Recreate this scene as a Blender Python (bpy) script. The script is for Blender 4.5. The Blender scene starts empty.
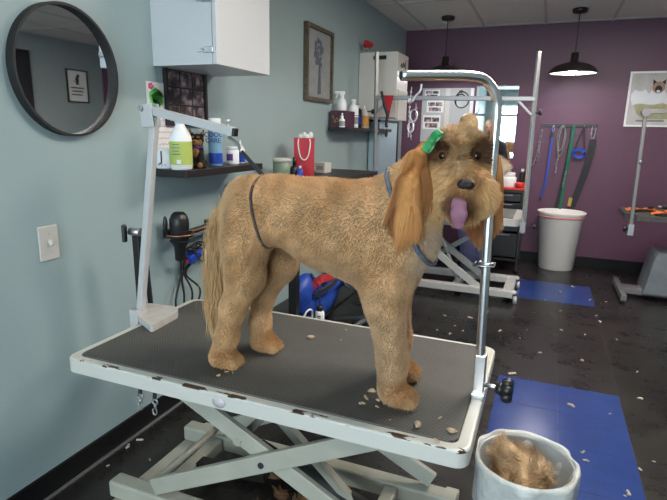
import bpy, bmesh, math, random
import numpy as np
from mathutils import Vector, Matrix
rng = np.random.default_rng(7); random.seed(7)
S = bpy.context.scene; COL = S.collection; PI = math.pi

# ------------------------------------------------------------ camera, world, lights
FPX = 520.0; CAMZ = 1.344
RM = np.array([[0.9260989185958722, -0.10223994546157007, 0.36316358094882184], [0.3767250403505298, 0.19836791963030206, -0.904836124629448], [0.020470391995464594, 0.9747805712125992, 0.22222466343318154]])
u, s_, vt = np.linalg.svd(RM); RM = u @ vt
cam = bpy.data.cameras.new('camera'); cam.sensor_width = 36; cam.lens = FPX/667*36
cam.clip_start = .05; cam.clip_end = 60
co = bpy.data.objects.new('camera', cam); COL.objects.link(co)
co.matrix_world = Matrix.Translation((0,0,CAMZ)) @ Matrix(RM.tolist()).to_4x4()
S.camera = co
S.view_settings.view_transform = 'Standard'; S.view_settings.look = 'None'
S.view_settings.exposure = 0.55; S.view_settings.gamma = 1; S.view_settings.use_curve_mapping = False
W = bpy.data.worlds.new('world'); S.world = W; W.use_nodes = True
W.node_tree.nodes['Background'].inputs[0].default_value = (.62,.78,1,1)
W.node_tree.nodes['Background'].inputs[1].default_value = 1.2
PANEL_E = 25.0; PENDANT_E = 120.0; WINDOW_W = 82.0
def area(name, loc, rot, sx, sy, power, color):
    l = bpy.data.lights.new(name,'AREA'); l.shape='RECTANGLE'; l.size=sx; l.size_y=sy; l.energy=power; l.color=color
    o = bpy.data.objects.new(name,l); COL.objects.link(o); o.location=loc; o.rotation_euler=rot; return o
area('window_daylight', (-.30,-2.36,1.38), (PI/2,0,0), 2.1, 1.5, WINDOW_W, (.74,.90,1))

WX, DY, HZ, RX, FY = -1.595, 6.02, 2.45, 2.9, -2.2     # left wall, back wall, ceiling, right wall, front wall
def ray(px, py):
    return RM @ np.array([(px-333.5)/FPX, -(py-250)/FPX, -1.0])
def at(px, py, axis, val):
    """the point seen at a pixel of the photograph on a plane x/y/z = val of the room"""
    c = np.array([0,0,CAMZ]); r = ray(px,py); i = 'xyz'.index(axis); return c + (val-c[i])/r[i]*r

# ------------------------------------------------------------ materials
def mat(name, col, rough=.6, metal=0, var=0, scale=8, bump=0, bscale=60, emit=0, alpha=1, sheen=0, spec=.5, trans=0, coords='Object', attr=None, sss=0, col2=None, coat=0):
    m = bpy.data.materials.new(name); m.use_nodes = True; nt = m.node_tree; b = nt.nodes['Principled BSDF']
    b.inputs['Base Color'].default_value = (*col,1); b.inputs['Roughness'].default_value = rough
    b.inputs['Metallic'].default_value = metal; b.inputs['Specular IOR Level'].default_value = spec
    if trans: b.inputs['Transmission Weight'].default_value = trans
    if coat: b.inputs['Coat Weight'].default_value = coat
    if sheen: b.inputs['Sheen Weight'].default_value = sheen
    if sss: b.inputs['Subsurface Weight'].default_value = sss; b.inputs['Subsurface Scale'].default_value=.01
    if emit: b.inputs['Emission Color'].default_value = (*col,1); b.inputs['Emission Strength'].default_value = emit
    if alpha < 1: b.inputs['Alpha'].default_value = alpha
    tc = nt.nodes.new('ShaderNodeTexCoord')
    src = None
    if attr:
        a = nt.nodes.new('ShaderNodeAttribute'); a.attribute_name = attr; src = a.outputs['Color']
    if var or col2:
        n = nt.nodes.new('ShaderNodeTexNoise'); n.inputs['Scale'].default_value = scale; n.inputs['Detail'].default_value = 5
        nt.links.new(tc.outputs[coords], n.inputs['Vector'])
        r = nt.nodes.new('ShaderNodeMapRange'); r.inputs[1].default_value=.3; r.inputs[2].default_value=.7
        nt.links.new(n.outputs[0], r.inputs[0])
        mx = nt.nodes.new('ShaderNodeMix'); mx.data_type='RGBA'
        nt.links.new(r.outputs[0], mx.inputs[0])
        c2 = col2 if col2 else tuple(c*(1-var) for c in col)
        mx.inputs[6].default_value=(*c2,1); mx.inputs[7].default_value=(*[min(1,c*(1+var)) for c in col],1)
        nt.links.new(mx.outputs[2], b.inputs['Base Color']); src=None
    if src: nt.links.new(src, b.inputs['Base Color'])
    if bump:
        n = nt.nodes.new('ShaderNodeTexNoise'); n.inputs['Scale'].default_value = bscale; n.inputs['Detail'].default_value=4
        nt.links.new(tc.outputs[coords], n.inputs['Vector'])
        bp = nt.nodes.new('ShaderNodeBump'); bp.inputs['Strength'].default_value = bump; bp.inputs['Distance'].default_value=.01
        nt.links.new(n.outputs[0], bp.inputs['Height']); nt.links.new(bp.outputs[0], b.inputs['Normal'])
    return m
M = {}
M['wall'] = mat('wall_paint_blue_green', (.325,.415,.425), .42, var=.03, scale=2, bump=.06, bscale=90)
M['wall2'] = mat('wall_paint_far_side', (.30,.35,.35), .6, var=.03, scale=2)
M['purple'] = mat('wall_paint_purple', (.112,.043,.080), .5, var=.05, scale=1.5, bump=.05, bscale=70)
M['base'] = mat('black_vinyl_base', (.006,.006,.007), .5, spec=.25)
M['tbar'] = mat('ceiling_bar', (.50,.49,.47), .5)
M['ceil'] = mat('ceiling_tile', (.74,.71,.66), .9, var=.07, scale=60, bump=.3, bscale=120)
M['white'] = mat('white_melamine', (.60,.61,.63), .35)
M['offwhite'] = mat('off_white_plastic', (.58,.55,.51), .4)
M['wmetal'] = mat('white_painted_steel', (.48,.48,.475), .32, var=.04, scale=14)
M['cream'] = mat('cream_painted_steel', (.40,.39,.325), .42, var=.10, scale=9)
M['chrome'] = mat('chrome', (.86,.86,.87), .28, 1)
M['steel'] = mat('brushed_steel', (.55,.55,.56), .35, 1)
M['alu'] = mat('dull_aluminium', (.34,.34,.345), .45, .7)
M['black'] = mat('black_plastic', (.012,.012,.013), .38)
M['blackm'] = mat('matte_black', (.010,.010,.011), .6)
M['rubber'] = mat('black_rubber', (.016,.015,.014), .75)
M['shelf'] = mat('black_shelf_board', (.014,.012,.012), .42)
M['mirror'] = mat('mirror_glass', (.86,.89,.89), .02, 1)
M['paper'] = mat('paper', (.78,.78,.75), .8)
M['green'] = mat('green_marker', (.16,.62,.14), .7)
M['leashgreen'] = mat('green_webbing', (.005,.13,.075), .7)
M['pink'] = mat('pink_marker', (.80,.10,.30), .7)
M['red'] = mat('red_paper', (.50,.015,.03), .5, var=.05)
M['redcloth'] = mat('red_cloth', (.42,.02,.03), .85, var=.25, scale=50)
M['blue'] = mat('blue_nylon', (.015,.06,.36), .45, var=.3, scale=18, bump=.4, bscale=14)
M['bluep'] = mat('blue_plastic', (.01,.05,.40), .4)
M['navy'] = mat('navy_webbing', (.01,.02,.12), .8)
M['lime'] = mat('lime_label', (.45,.54,.12), .6)
M['cyan'] = mat('light_blue_can', (.22,.42,.60), .3)
M['dblue'] = mat('dark_blue_print', (.01,.03,.20), .5)
M['tubgreen'] = mat('sage_green_plastic', (.17,.22,.15), .4)
M['orange'] = mat('orange_label', (.65,.30,.06), .5)
M['orange2'] = mat('orange_webbing', (.75,.16,.02), .6)
M['plum'] = mat('plum_card', (.065,.018,.04), .5)
M['gold'] = mat('gold_ink', (.45,.28,.06), .4, .5)
M['purplep'] = mat('purple_label', (.12,.04,.22), .5)
M['wood'] = mat('bronze_wood_frame', (.10,.08,.05), .4, var=.35, scale=40)
M['tan'] = mat('plush_tan', (.42,.20,.07), .95, bump=1, bscale=300)
M['plushblack'] = mat('plush_black', (.012,.011,.012), .95, bump=1, bscale=300)
M['bow'] = mat('green_ribbon', (.01,.26,.06), .4, sheen=.4)
M['bronze'] = mat('dark_bronze_enamel', (.035,.030,.028), .35, .6)
M['enamel'] = mat('white_enamel', (.85,.85,.86), .5)
M['bulb'] = mat('glowing_bulb', (1,.97,1), .5, emit=PENDANT_E)
M['panel'] = mat('lit_diffuser', (1,.93,.83), .6, emit=PANEL_E)
M['grey'] = mat('grey_painted_steel', (.15,.17,.19), .5, var=.2, scale=8)
M['greymat'] = mat('grey_rubber_mat', (.14,.14,.135), .8, bump=.3, bscale=200)
M['floorblue'] = mat('blue_vinyl_tile', (.016,.042,.185), .22, var=.12, scale=9, bump=.03, bscale=6)
M['strap'] = mat('dark_strap', (.02,.02,.025), .7)
M['pale'] = mat('pale_blue_reflection_and_shade', (.34,.46,.52), .3)  # reflected blue and table-side shade put into the colour
M['skin'] = mat('skin', (.55,.33,.25), .55, sss=.1)
M['blond'] = mat('blond_hair', (.56,.38,.19), .5, var=.35, scale=60, coords='Object')
M['scrub'] = mat('lavender_scrub_cloth', (.27,.25,.44), .85, var=.15, scale=14)
M['dtop'] = mat('dark_smock', (.03,.03,.045), .8)
M['shoe'] = mat('dark_shoe', (.02,.02,.02), .6)
M['redpl'] = mat('red_plastic', (.60,.03,.02), .4)
M['dullgrey'] = mat('dull_grey_paint', (.17,.17,.175), .45, .3)
M['darktop'] = mat('dark_rubber_top', (.055,.055,.055), .75, bump=.3, bscale=200, var=.3, scale=30)
M['pale_clip'] = mat('pale_clipping', (.46,.40,.32), .95, var=.25, scale=60)
M['copper'] = mat('copper_strip', (.55,.22,.14), .35, .7)
M['dustjacket'] = mat('hair_crumb', (.42,.31,.20), .95, var=.3, scale=60)
M['tongue'] = mat('wet_tongue', (.25,.10,.15), .6, var=.12, scale=30, sss=.15)
M['nose'] = mat('wet_nose', (.018,.011,.010), .5, spec=.35, bump=.4, bscale=400)
M['eye'] = mat('dark_eye', (.012,.005,.003), .12)
M['mouth'] = mat('dark_mouth', (.03,.012,.010), .6)
M['stone'] = mat('dried_flower_silver', (.11,.115,.16), .6)
M['ppr'] = mat('silver_print', (.27,.28,.28), .6, var=.1, scale=20)
def bin_liner():
    m = mat('translucent_bin_liner', (.66,.68,.65), .25, bump=1.0, bscale=34, alpha=.78); return m
M['liner'] = bin_liner()
M['canwhite'] = mat('ivory_plastic', (.86,.82,.79), .4)

def floor_mat():
    m = mat('black_vinyl_floor', (.010,.010,.011), .2, spec=.4); nt=m.node_tree; b=nt.nodes['Principled BSDF']
    tc=nt.nodes.new('ShaderNodeTexCoord')
    n=nt.nodes.new('ShaderNodeTexNoise'); n.inputs['Scale'].default_value=5; n.inputs['Detail'].default_value=10; n.inputs['Roughness'].default_value=.7
    nt.links.new(tc.outputs['Object'],n.inputs['Vector'])
    r=nt.nodes.new('ShaderNodeMapRange'); r.inputs[1].default_value=.40; r.inputs[2].default_value=.78; nt.links.new(n.outputs[0],r.inputs[0])
    mx=nt.nodes.new('ShaderNodeMix'); mx.data_type='RGBA'; mx.inputs[6].default_value=(.013,.0125,.012,1); mx.inputs[7].default_value=(.034,.031,.027,1)
    nt.links.new(r.outputs[0],mx.inputs[0])
    br=nt.nodes.new('ShaderNodeTexBrick'); br.offset=0; br.inputs['Scale'].default_value=1
    br.inputs['Brick Width'].default_value=.305; br.inputs['Row Height'].default_value=.305; br.inputs['Mortar Size'].default_value=.0016
    br.inputs['Color1'].default_value=(1,1,1,1); br.inputs['Color2'].default_value=(.7,.7,.7,1); br.inputs['Mortar'].default_value=(2.6,2.5,2.4,1)
    mp=nt.nodes.new('ShaderNodeMapping'); mp.inputs['Location'].default_value=(.13,.13,0)
    nt.links.new(tc.outputs['Object'],mp.inputs[0]); nt.links.new(mp.outputs[0],br.inputs['Vector'])
    mu=nt.nodes.new('ShaderNodeMix'); mu.data_type='RGBA'; mu.blend_type='MULTIPLY'; mu.clamp_result=False; mu.inputs[0].default_value=1
    nt.links.new(mx.outputs[2],mu.inputs[6]); nt.links.new(br.outputs['Color'],mu.inputs[7]); nt.links.new(mu.outputs[2],b.inputs['Base Color'])
    rr=nt.nodes.new('ShaderNodeMapRange'); rr.inputs[3].default_value=.16; rr.inputs[4].default_value=.42; nt.links.new(n.outputs[0],rr.inputs[0]); nt.links.new(rr.outputs[0],b.inputs['Roughness'])
    return m
M['floor'] = floor_mat()
def mat_rubber_grid():
    m = mat('ribbed_rubber_mat', (.03,.03,.03), .62); nt=m.node_tree; b=nt.nodes['Principled BSDF']
    tc=nt.nodes.new('ShaderNodeTexCoord'); mp=nt.nodes.new('ShaderNodeMapping'); mp.inputs['Rotation'].default_value=(0,0,.0)
    nt.links.new(tc.outputs['Object'],mp.inputs[0])
    br=nt.nodes.new('ShaderNodeTexBrick'); br.inputs['Scale'].default_value=1; br.inputs['Brick Width'].default_value=.0105; br.inputs['Row Height'].default_value=.0062
    br.inputs['Mortar Size'].default_value=.0017; br.inputs['Mortar Smooth'].default_value=.4
    br.inputs['Color1'].default_value=(.024,.023,.022,1); br.inputs['Color2'].default_value=(.030,.028,.026,1); br.inputs['Mortar'].default_value=(.095,.090,.080,1)
    nt.links.new(mp.outputs[0],br.inputs['Vector'])
    n=nt.nodes.new('ShaderNodeTexNoise'); n.inputs['Scale'].default_value=6; n.inputs['Detail'].default_value=8; nt.links.new(tc.outputs['Object'],n.inputs['Vector'])
    r=nt.nodes.new('ShaderNodeMapRange'); r.inputs[1].default_value=.4; r.inputs[2].default_value=.8; r.inputs[4].default_value=.30; nt.links.new(n.outputs[0],r.inputs[0])
    mx=nt.nodes.new('ShaderNodeMix'); mx.data_type='RGBA'; mx.inputs[7].default_value=(.14,.13,.12,1)
    nt.links.new(r.outputs[0],mx.inputs[0]); nt.links.new(br.outputs['Color'],mx.inputs[6]); nt.links.new(mx.outputs[2],b.inputs['Base Color'])
    bp=nt.nodes.new('ShaderNodeBump'); bp.inputs['Strength'].default_value=.5; bp.inputs['Distance'].default_value=.002
    nt.links.new(br.outputs['Fac'],bp.inputs['Height']); nt.links.new(bp.outputs[0],b.inputs['Normal'])
    return m
M['mat'] = mat_rubber_grid()
def chipped():
    # white enamel; brown chips sit along the front rim where the paint has knocked off
    m = mat('chipped_white_enamel', (.54,.53,.48), .3); nt=m.node_tree; b=nt.nodes['Principled BSDF']
    g=nt.nodes.new('ShaderNodeTexCoord'); sp=nt.nodes.new('ShaderNodeSeparateXYZ'); nt.links.new(g.outputs['Object'],sp.inputs[0])
    mp=nt.nodes.new('ShaderNodeMapping'); mp.inputs['Scale'].default_value=(1,2.6,2.6); nt.links.new(g.outputs['Object'],mp.inputs[0])
    n=nt.nodes.new('ShaderNodeTexNoise'); n.inputs['Scale'].default_value=15; n.inputs['Detail'].default_value=7; nt.links.new(mp.outputs[0],n.inputs['Vector'])
    def math_(op,a,b_):
        q=nt.nodes.new('ShaderNodeMath'); q.operation=op
        for i,v in enumerate((a,b_)):
            if isinstance(v,(int,float)): q.inputs[i].default_value=v
            else: nt.links.new(v,q.inputs[i])
        return q.outputs[0]
    rim=math_('LESS_THAN', math_('ABSOLUTE', math_('ADD', sp.outputs['Y'], .3125),0), .0075)
    top=math_('GREATER_THAN', sp.outputs['Z'], .647)
    thr=math_('GREATER_THAN', n.outputs[0], .545)
    k=math_('MULTIPLY', math_('MULTIPLY',rim,top), thr)
    mx=nt.nodes.new('ShaderNodeMix'); mx.data_type='RGBA'; mx.inputs[6].default_value=(.54,.53,.48,1); mx.inputs[7].default_value=(.06,.03,.018,1)
    nt.links.new(k,mx.inputs[0]); nt.links.new(mx.outputs[2],b.inputs['Base Color']); return m
M['chip'] = chipped()
def photo_mat(name, seed, light=1.0):
    m = mat(name, (.2,.15,.12), .35); nt=m.node_tree; b=nt.nodes['Principled BSDF']
    tc=nt.nodes.new('ShaderNodeTexCoord'); mp=nt.nodes.new('ShaderNodeMapping'); mp.inputs['Location'].default_value=(seed*3.1,seed*1.7,seed)
    nt.links.new(tc.outputs['Object'],mp.inputs[0])
    n=nt.nodes.new('ShaderNodeTexNoise'); n.inputs['Scale'].default_value=26; n.inputs['Detail'].default_value=3; nt.links.new(mp.outputs[0],n.inputs['Vector'])
    cr=nt.nodes.new('ShaderNodeValToRGB'); e=cr.color_ramp.elements
    e[0].position=.38; e[0].color=(.01*light,.01*light,.02*light,1); e[1].position=.68; e[1].color=(.45*light,.30*light,.24*light,1)
    q=e.new(.5); q.color=(.10*light,.055*light,.04*light,1); q=e.new(.58); q.color=(.16*light,.15*light,.20*light,1)
    nt.links.new(n.outputs[0],cr.inputs[0]); nt.links.new(cr.outputs[0],b.inputs['Base Color']); return m

# ------------------------------------------------------------ mesh builder
class MB:
    def __init__(s): s.bm = bmesh.new()
    def _new(s, f):
        before = set(s.bm.verts); f(); return [v for v in s.bm.verts if v not in before]
    def box(s, c, size, rot=None, bev=0, seg=2):
        b2 = bmesh.new(); bmesh.ops.create_cube(b2, size=1)
        bmesh.ops.scale(b2, vec=size, verts=b2.verts)
        if bev: bmesh.ops.bevel(b2, geom=list(b2.edges), offset=min(bev, min(size)*.49), segments=seg, affect='EDGES', profile=.5)
        if rot is not None: bmesh.ops.transform(b2, matrix=rot.to_4x4(), verts=b2.verts)
        bmesh.ops.translate(b2, vec=Vector(c), verts=b2.verts); s._merge(b2); return s
    def b3(s, x0,x1,y0,y1,z0,z1, bev=0): return s.box(((x0+x1)/2,(y0+y1)/2,(z0+z1)/2),(x1-x0,y1-y0,z1-z0),bev=bev)
    def _merge(s, b2):
        me = bpy.data.meshes.new('t'); b2.to_mesh(me); b2.free(); s.bm.from_mesh(me); bpy.data.meshes.remove(me)
    def beam(s, p0, p1, w, h, up=(0,0,1), bev=.002):
        p0=Vector(p0); p1=Vector(p1); d=(p1-p0); L=d.length; d.normalize(); up=Vector(up)
        side=d.cross(up)
        if side.length<1e-4: side=d.cross(Vector((1,0,0)))
        side.normalize(); u2=side.cross(d)
        R=Matrix((d,side,u2)).transposed(); return s.box((p0+p1)/2,(L,w,h),R,bev)
    def cyl(s, p0, p1, r0, r1=None, seg=24, cap=True):
        r1=r0 if r1 is None else r1; return s.rings([p0,p1],[r0,r1],seg,cap)
    def rings(s, pts, rads, seg=16, cap=True, closed=False, flat=None):
        pts=[Vector(p) for p in pts]; n=len(pts); bm=s.bm
        T=[]
        for i in range(n):
            a=pts[(i-1)%n] if closed else pts[max(i-1,0)]; b=pts[(i+1)%n] if closed else pts[min(i+1,n-1)]
            t=(b-a); T.append(t.normalized() if t.length>1e-9 else Vector((0,0,1)))
        ref=Vector((0,0,1)) if abs(T[0].z)<.9 else Vector((1,0,0))
        N=(ref-T[0]*ref.dot(T[0])).normalized(); R=[]
        for i in range(n):
            N=(N-T[i]*N.dot(T[i])).normalized(); B=T[i].cross(N)
            rr=rads[i] if isinstance(rads,(list,tuple)) else rads
            fl=flat if flat else 1
            R.append([bm.verts.new(pts[i]+N*math.cos(2*PI*k/seg)*rr+B*math.sin(2*PI*k/seg)*rr*fl) for k in range(seg)])
        for i in range(n if closed else n-1):
            A=R[i]; Bq=R[(i+1)%n]
            for k in range(seg):
                f=bm.faces.new((A[k],A[(k+1)%seg],Bq[(k+1)%seg],Bq[k])); f.smooth=True
        if cap and not closed:
            bm.faces.new(R[0][::-1]); bm.faces.new(R[-1])
        return s
    def lathe(s, prof, c=(0,0,0), seg=32, sx=1, sy=1):
        bm=s.bm; c=Vector(c); R=[]
        for r,z in prof:
            if r<1e-6: R.append([bm.verts.new(c+Vector((0,0,z)))])
            else: R.append([bm.verts.new(c+Vector((r*sx*math.cos(2*PI*k/seg),r*sy*math.sin(2*PI*k/seg),z))) for k in range(seg)])
        for A,B in zip(R,R[1:]):
            for k in range(seg):
                q=[A[k%len(A)],A[(k+1)%len(A)],B[(k+1)%len(B)],B[k%len(B)]]; q2=[]
                for v in q:
                    if v not in q2: q2.append(v)
                if len(q2)>2:
                    f=bm.faces.new(q2); f.smooth=True
        return s
    def ell(s, c, r, rot=None, seg=20):
        b2=bmesh.new(); bmesh.ops.create_uvsphere(b2,u_segments=seg,v_segments=max(8,seg//2+2),radius=1); bmesh.ops.scale(b2,vec=r if hasattr(r,'__len__') else (r,r,r),verts=b2.verts)
        if rot is not None: bmesh.ops.transform(b2,matrix=rot.to_4x4(),verts=b2.verts)
        bmesh.ops.translate(b2,vec=Vector(c),verts=b2.verts)
        for f in b2.faces: f.smooth=True
        s._merge(b2); return s
    def prism(s, poly, d, o=(0,0,0), ux=(1,0,0), uy=(0,1,0)):
        """polygon in the plane (ux, uy) at o, extruded by vector d"""
        bm=s.bm; o=Vector(o); ux=Vector(ux); uy=Vector(uy); d=Vector(d)
        A=[bm.verts.new(o+ux*x+uy*y) for x,y in poly]; B=[bm.verts.new(v.co+d) for v in A]
        n=len(A); bm.faces.new(A[::-1]); bm.faces.new(B)
        for k in range(n): bm.faces.new((A[k],A[(k+1)%n],B[(k+1)%n],B[k]))
        return s
    def ribbon(s, pts, w, side, th=.002):
        """a flat strap along pts, its width along side"""
        pts=[Vector(p) for p in pts]; side=Vector(side).normalized(); bm=s.bm; n=len(pts); R=[]
        for i,p in enumerate(pts):
            t=(pts[min(i+1,n-1)]-pts[max(i-1,0)]).normalized(); sd=(side-t*side.dot(t)).normalized(); nn=t.cross(sd)
            R.append([bm.verts.new(p+sd*a*w/2+nn*b*th/2) for a,b in((-1,-1),(1,-1),(1,1),(-1,1))])
        for A,B in zip(R,R[1:]):
            for k in range(4): bm.faces.new((A[k],A[(k+1)%4],B[(k+1)%4],B[k])).smooth=False
        bm.faces.new(R[0][::-1]); bm.faces.new(R[-1]); return s
    def build(s, name, m, parent=None, loc=None, label=None, fix=True):
        if fix: bmesh.ops.recalc_face_normals(s.bm, faces=s.bm.faces)
        me=bpy.data.meshes.new(name); s.bm.to_mesh(me); s.bm.free()
        if isinstance(m,str): m=M[m]
        me.materials.append(m)
        o=bpy.data.objects.new(name,me); COL.objects.link(o)
        if parent: o.parent=parent
        if loc is not None: o.location=loc
        if label: o['label']=label
        return o
def tag(o, label, cat, group=None, kind=None):
    o['label']=label; o['category']=cat
    if group: o['group']=group
    if kind: o['kind']=kind
    return o
def thing(name, label, cat, loc=(0,0,0), rz=0, group=None):
    o=bpy.data.objects.new(name,None); o.empty_display_size=.05; COL.objects.link(o); o.location=Vector(loc); o.rotation_euler=(0,0,rz)
    return tag(o,label,cat,group)
def struct(o): o['kind']='structure'; return o
def copy_tree(o, parent=None):
    c=o.copy(); COL.objects.link(c); c.parent=parent
    for ch in list(o.children): copy_tree(ch,c)
    return c
def text(name, body, size, m, parent, loc, rot, ext=.0006, sx=1):
    cu=bpy.data.curves.new(name,'FONT'); cu.body=body; cu.size=size; cu.extrude=ext; cu.align_x='CENTER'; cu.align_y='CENTER'
    t=bpy.data.objects.new('t',cu); COL.objects.link(t); bpy.context.view_layer.update()
    me=bpy.data.meshes.new_from_object(t.evaluated_get(bpy.context.evaluated_depsgraph_get())); bpy.data.objects.remove(t)
    me.materials.clear(); me.materials.append(M[m]); o=bpy.data.objects.new(name,me); COL.objects.link(o); o.parent=parent; o.location=loc; o.rotation_euler=rot; o.scale=(sx,1,1); return o
def rrect(x0,x1,y0,y1,r,n=6):
    P=[]
    for cx,cy,a0 in((x1-r,y1-r,0),(x0+r,y1-r,PI/2),(x0+r,y0+r,PI),(x1-r,y0+r,1.5*PI)):
        for k in range(n+1):
            a=a0+PI/2*k/n; P.append((cx+r*math.cos(a),cy+r*math.sin(a)))
    return P
def smooth_path(pts, n=8, closed=False):
    pts=[np.array(p,float) for p in pts]; N=len(pts); out=[]
    rng_=range(N if closed else N-1)
    for i in rng_:
        p1=pts[i]; p2=pts[(i+1)%N]
        p0=pts[(i-1)%N] if (closed or i>0) else 2*p1-p2
        p3=pts[(i+2)%N] if (closed or i+2<N) else 2*p2-p1
        for k in range(n):
            t=k/n; out.append(tuple(.5*((2*p1)+(-p0+p2)*t+(2*p0-5*p1+4*p2-p3)*t*t+(-p0+3*p1-3*p2+p3)*t**3)))
    if not closed: out.append(tuple(pts[-1]))
    return out

# ------------------------------------------------------------ smooth-blended bodies
class Body:
    """a soft body: tapered limbs and ellipsoids melted together into one continuous surface"""
    def __init__(s, k=.03): s.P=[]; s.k=k
    def limb(s, a, b, ra, rb, sy=1.0, k=None): s.P.append(('c',np.array(a,float),np.array(b,float),ra,rb,sy,k or s.k)); return s
    def chain(s, pts, rads, sy=1.0, k=None):
        for i in range(len(pts)-1): s.limb(pts[i],pts[i+1],rads[i],rads[i+1],sy,k)
        return s
    def ell(s, c, r, R=None, k=None): s.P.append(('e',np.array(c,float),np.array(r,float),np.eye(3) if R is None else np.array(R),k or s.k)); return s
    def f(s, X):
        d=None
        for p in s.P:
            if p[0]=='c':
                _,a,b,ra,rb,sy,k=p; ab=b-a; w=np.array([1,1/sy,1]); Xa=(X-a)*w; abw=ab*w
                t=np.clip((Xa@abw)/(abw@abw+1e-12),0,1); q=np.linalg.norm(Xa-t[...,None]*abw,axis=-1)-(ra+(rb-ra)*t); q=q*min(1,sy)**.5
            else:
                _,c,r,R,k=p; L=(X-c)@R; k0=np.linalg.norm(L/r,axis=-1); k1=np.linalg.norm(L/(r*r),axis=-1); q=k0*(k0-1)/(k1+1e-9)
            if d is None: d=q
            else:
                h=np.clip(.5+.5*(d-q)/k,0,1); d=d+(q-d)*h-k*h*(1-h)
        return d
    def bounds(s):
        lo=[];hi=[]
        for p in s.P:
            if p[0]=='c':
                r=max(p[3],p[4])*max(1,p[5])+.02; lo+= [p[1]-r,p[2]-r]; hi+=[p[1]+r,p[2]+r]
            else: r=max(p[2])+.02; lo.append(p[1]-r); hi.append(p[1]+r)
        return np.min(lo,0),np.max(hi,0)
    def mesh(s, h):
        lo,hi=s.bounds(); n=np.ceil((hi-lo)/h).astype(int)+2
        ax=[lo[i]+h*np.arange(n[i]) for i in range(3)]
        G=np.empty(n,np.float32)
        YZ=np.stack(np.meshgrid(ax[1],ax[2],indexing='ij'),-1)
        for i,x in enumerate(ax[0]): G[i]=s.f(np.concatenate([np.full(YZ.shape[:2]+(1,),x),YZ],-1))
        return surfnets(G,lo,h)
    def grad(s, X, e=.002):
        g=np.stack([s.f(X+d)-s.f(X-d) for d in np.eye(3)*e],-1); return g/(np.linalg.norm(g,axis=-1,keepdims=True)+1e-9)
    def build(s, name, m, parent=None, h=.01, off=(0,0,0), colf=None, clip_z=None):
        V,F=s.mesh(h)
        # pull the vertices exactly onto the surface
        for _ in range(2):
            V=V-s.grad(V)*np.clip(s.f(V),-h,h)[:,None]*.7
        if clip_z is not None: V[:,2]=np.maximum(V[:,2],clip_z)
        s.V=V; s.F=F
        me=bpy.data.meshes.new(name); me.from_pydata((V-np.array(off)).tolist(),[],F.tolist()); me.update()
        me.polygons.foreach_set('use_smooth',[True]*len(me.polygons))
        me.materials.append(M[m] if isinstance(m,str) else m)
        if colf is not None:
            a=me.color_attributes.new('fur','FLOAT_COLOR','POINT'); c=np.ones((len(V),4)); c[:,:3]=colf(V); a.data.foreach_set('color',c.ravel())
        o=bpy.data.objects.new(name,me); COL.objects.link(o)
        if parent: o.parent=parent
        return o
    def wrap(s, c, n, off=.003, N=48, up=(0,0,1), tilt=0):
        """closed loop where the plane through c with normal n cuts the body"""
        n=np.array(n,float); n/=np.linalg.norm(n); u=np.array(up,float); u-=n*(u@n); u/=np.linalg.norm(u); v=np.cross(n,u); out=[]
        for k in range(N):
            a=2*PI*k/N; d=u*math.cos(a)+v*math.sin(a); t=.0
            while t<.4 and s.f(np.array(c)+d*t)<off: t+=.002
            out.append(tuple(np.array(c)+d*t))
        return out
def surfnets(G, lo, h):
    ins=G<0; nx,ny,nz=G.shape
    c=np.zeros((nx-1,ny-1,nz-1),np.int8); corners=[(i,j,k) for i in(0,1) for j in(0,1) for k in(0,1)]
    for i,j,k in corners: c+=ins[i:nx-1+i,j:ny-1+j,k:nz-1+k]
    act=(c>0)&(c<8); idx=np.argwhere(act); ID=-np.ones(act.shape,int); ID[act]=np.arange(len(idx))
    acc=np.zeros((len(idx),3)); cnt=np.zeros(len(idx))
    for a in corners:
        for d in range(3):
            if a[d]: continue
            b=list(a); b[d]=1
            ga=G[idx[:,0]+a[0],idx[:,1]+a[1],idx[:,2]+a[2]]; gb=G[idx[:,0]+b[0],idx[:,1]+b[1],idx[:,2]+b[2]]
            m=(ga<0)!=(gb<0); t=np.where(m,ga/(ga-gb+1e-12),0)
            p=np.array(a,float)[None]+0*t[:,None]; p[:,d]+=t; acc+=np.where(m[:,None],p,0); cnt+=m
    V=lo+h*(idx+acc/cnt[:,None]); F=[]
    for d in range(3):
        e,g=[(1,2),(2,0),(0,1)][d]; sl=[slice(None)]*3; sl2=[slice(None)]*3; sl[d]=slice(0,-1); sl2[d]=slice(1,None)
        x=ins[tuple(sl)]!=ins[tuple(sl2)]; P=np.argwhere(x); P=P[(P[:,e]>0)&(P[:,g]>0)]
        def cell(de,dg):
            Q=P.copy(); Q[:,e]-=de; Q[:,g]-=dg; return ID[Q[:,0],Q[:,1],Q[:,2]]
        q=np.stack([cell(1,1),cell(0,1),cell(0,0),cell(1,0)],1); flip=ins[P[:,0],P[:,1],P[:,2]]
        q=np.where(flip[:,None],q,q[:,::-1]); F.append(q)
    return V,np.concatenate(F)
def sample(V, F, n, w=None):
    T=np.concatenate([F[:,[0,1,2]],F[:,[0,2,3]]]); A,B,C=V[T[:,0]],V[T[:,1]],V[T[:,2]]
    ar=np.linalg.norm(np.cross(B-A,C-A),axis=1)
    if w is not None: ar=ar*w((A+B+C)/3)
    i=rng.choice(len(T),n,p=ar/ar.sum()); r=np.sqrt(rng.random((n,1))); q=rng.random((n,1))
    return A[i]*(1-r)+B[i]*r*(1-q)+C[i]*r*q
def nz3(X, f, seed=0):
    """cheap smooth vector noise"""
    g=np.random.default_rng(seed); out=np.zeros_like(X)
    for o in range(3):
        K=g.normal(size=(3,3))*f*(1.7**o); ph=g.random(3)*6.28; K2=g.normal(size=(3,3))*f*(1.7**o); out+=(np.sin(X@K+ph)*np.cos(X@K2+ph[::-1]))/(1.3**o)
    return out
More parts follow.
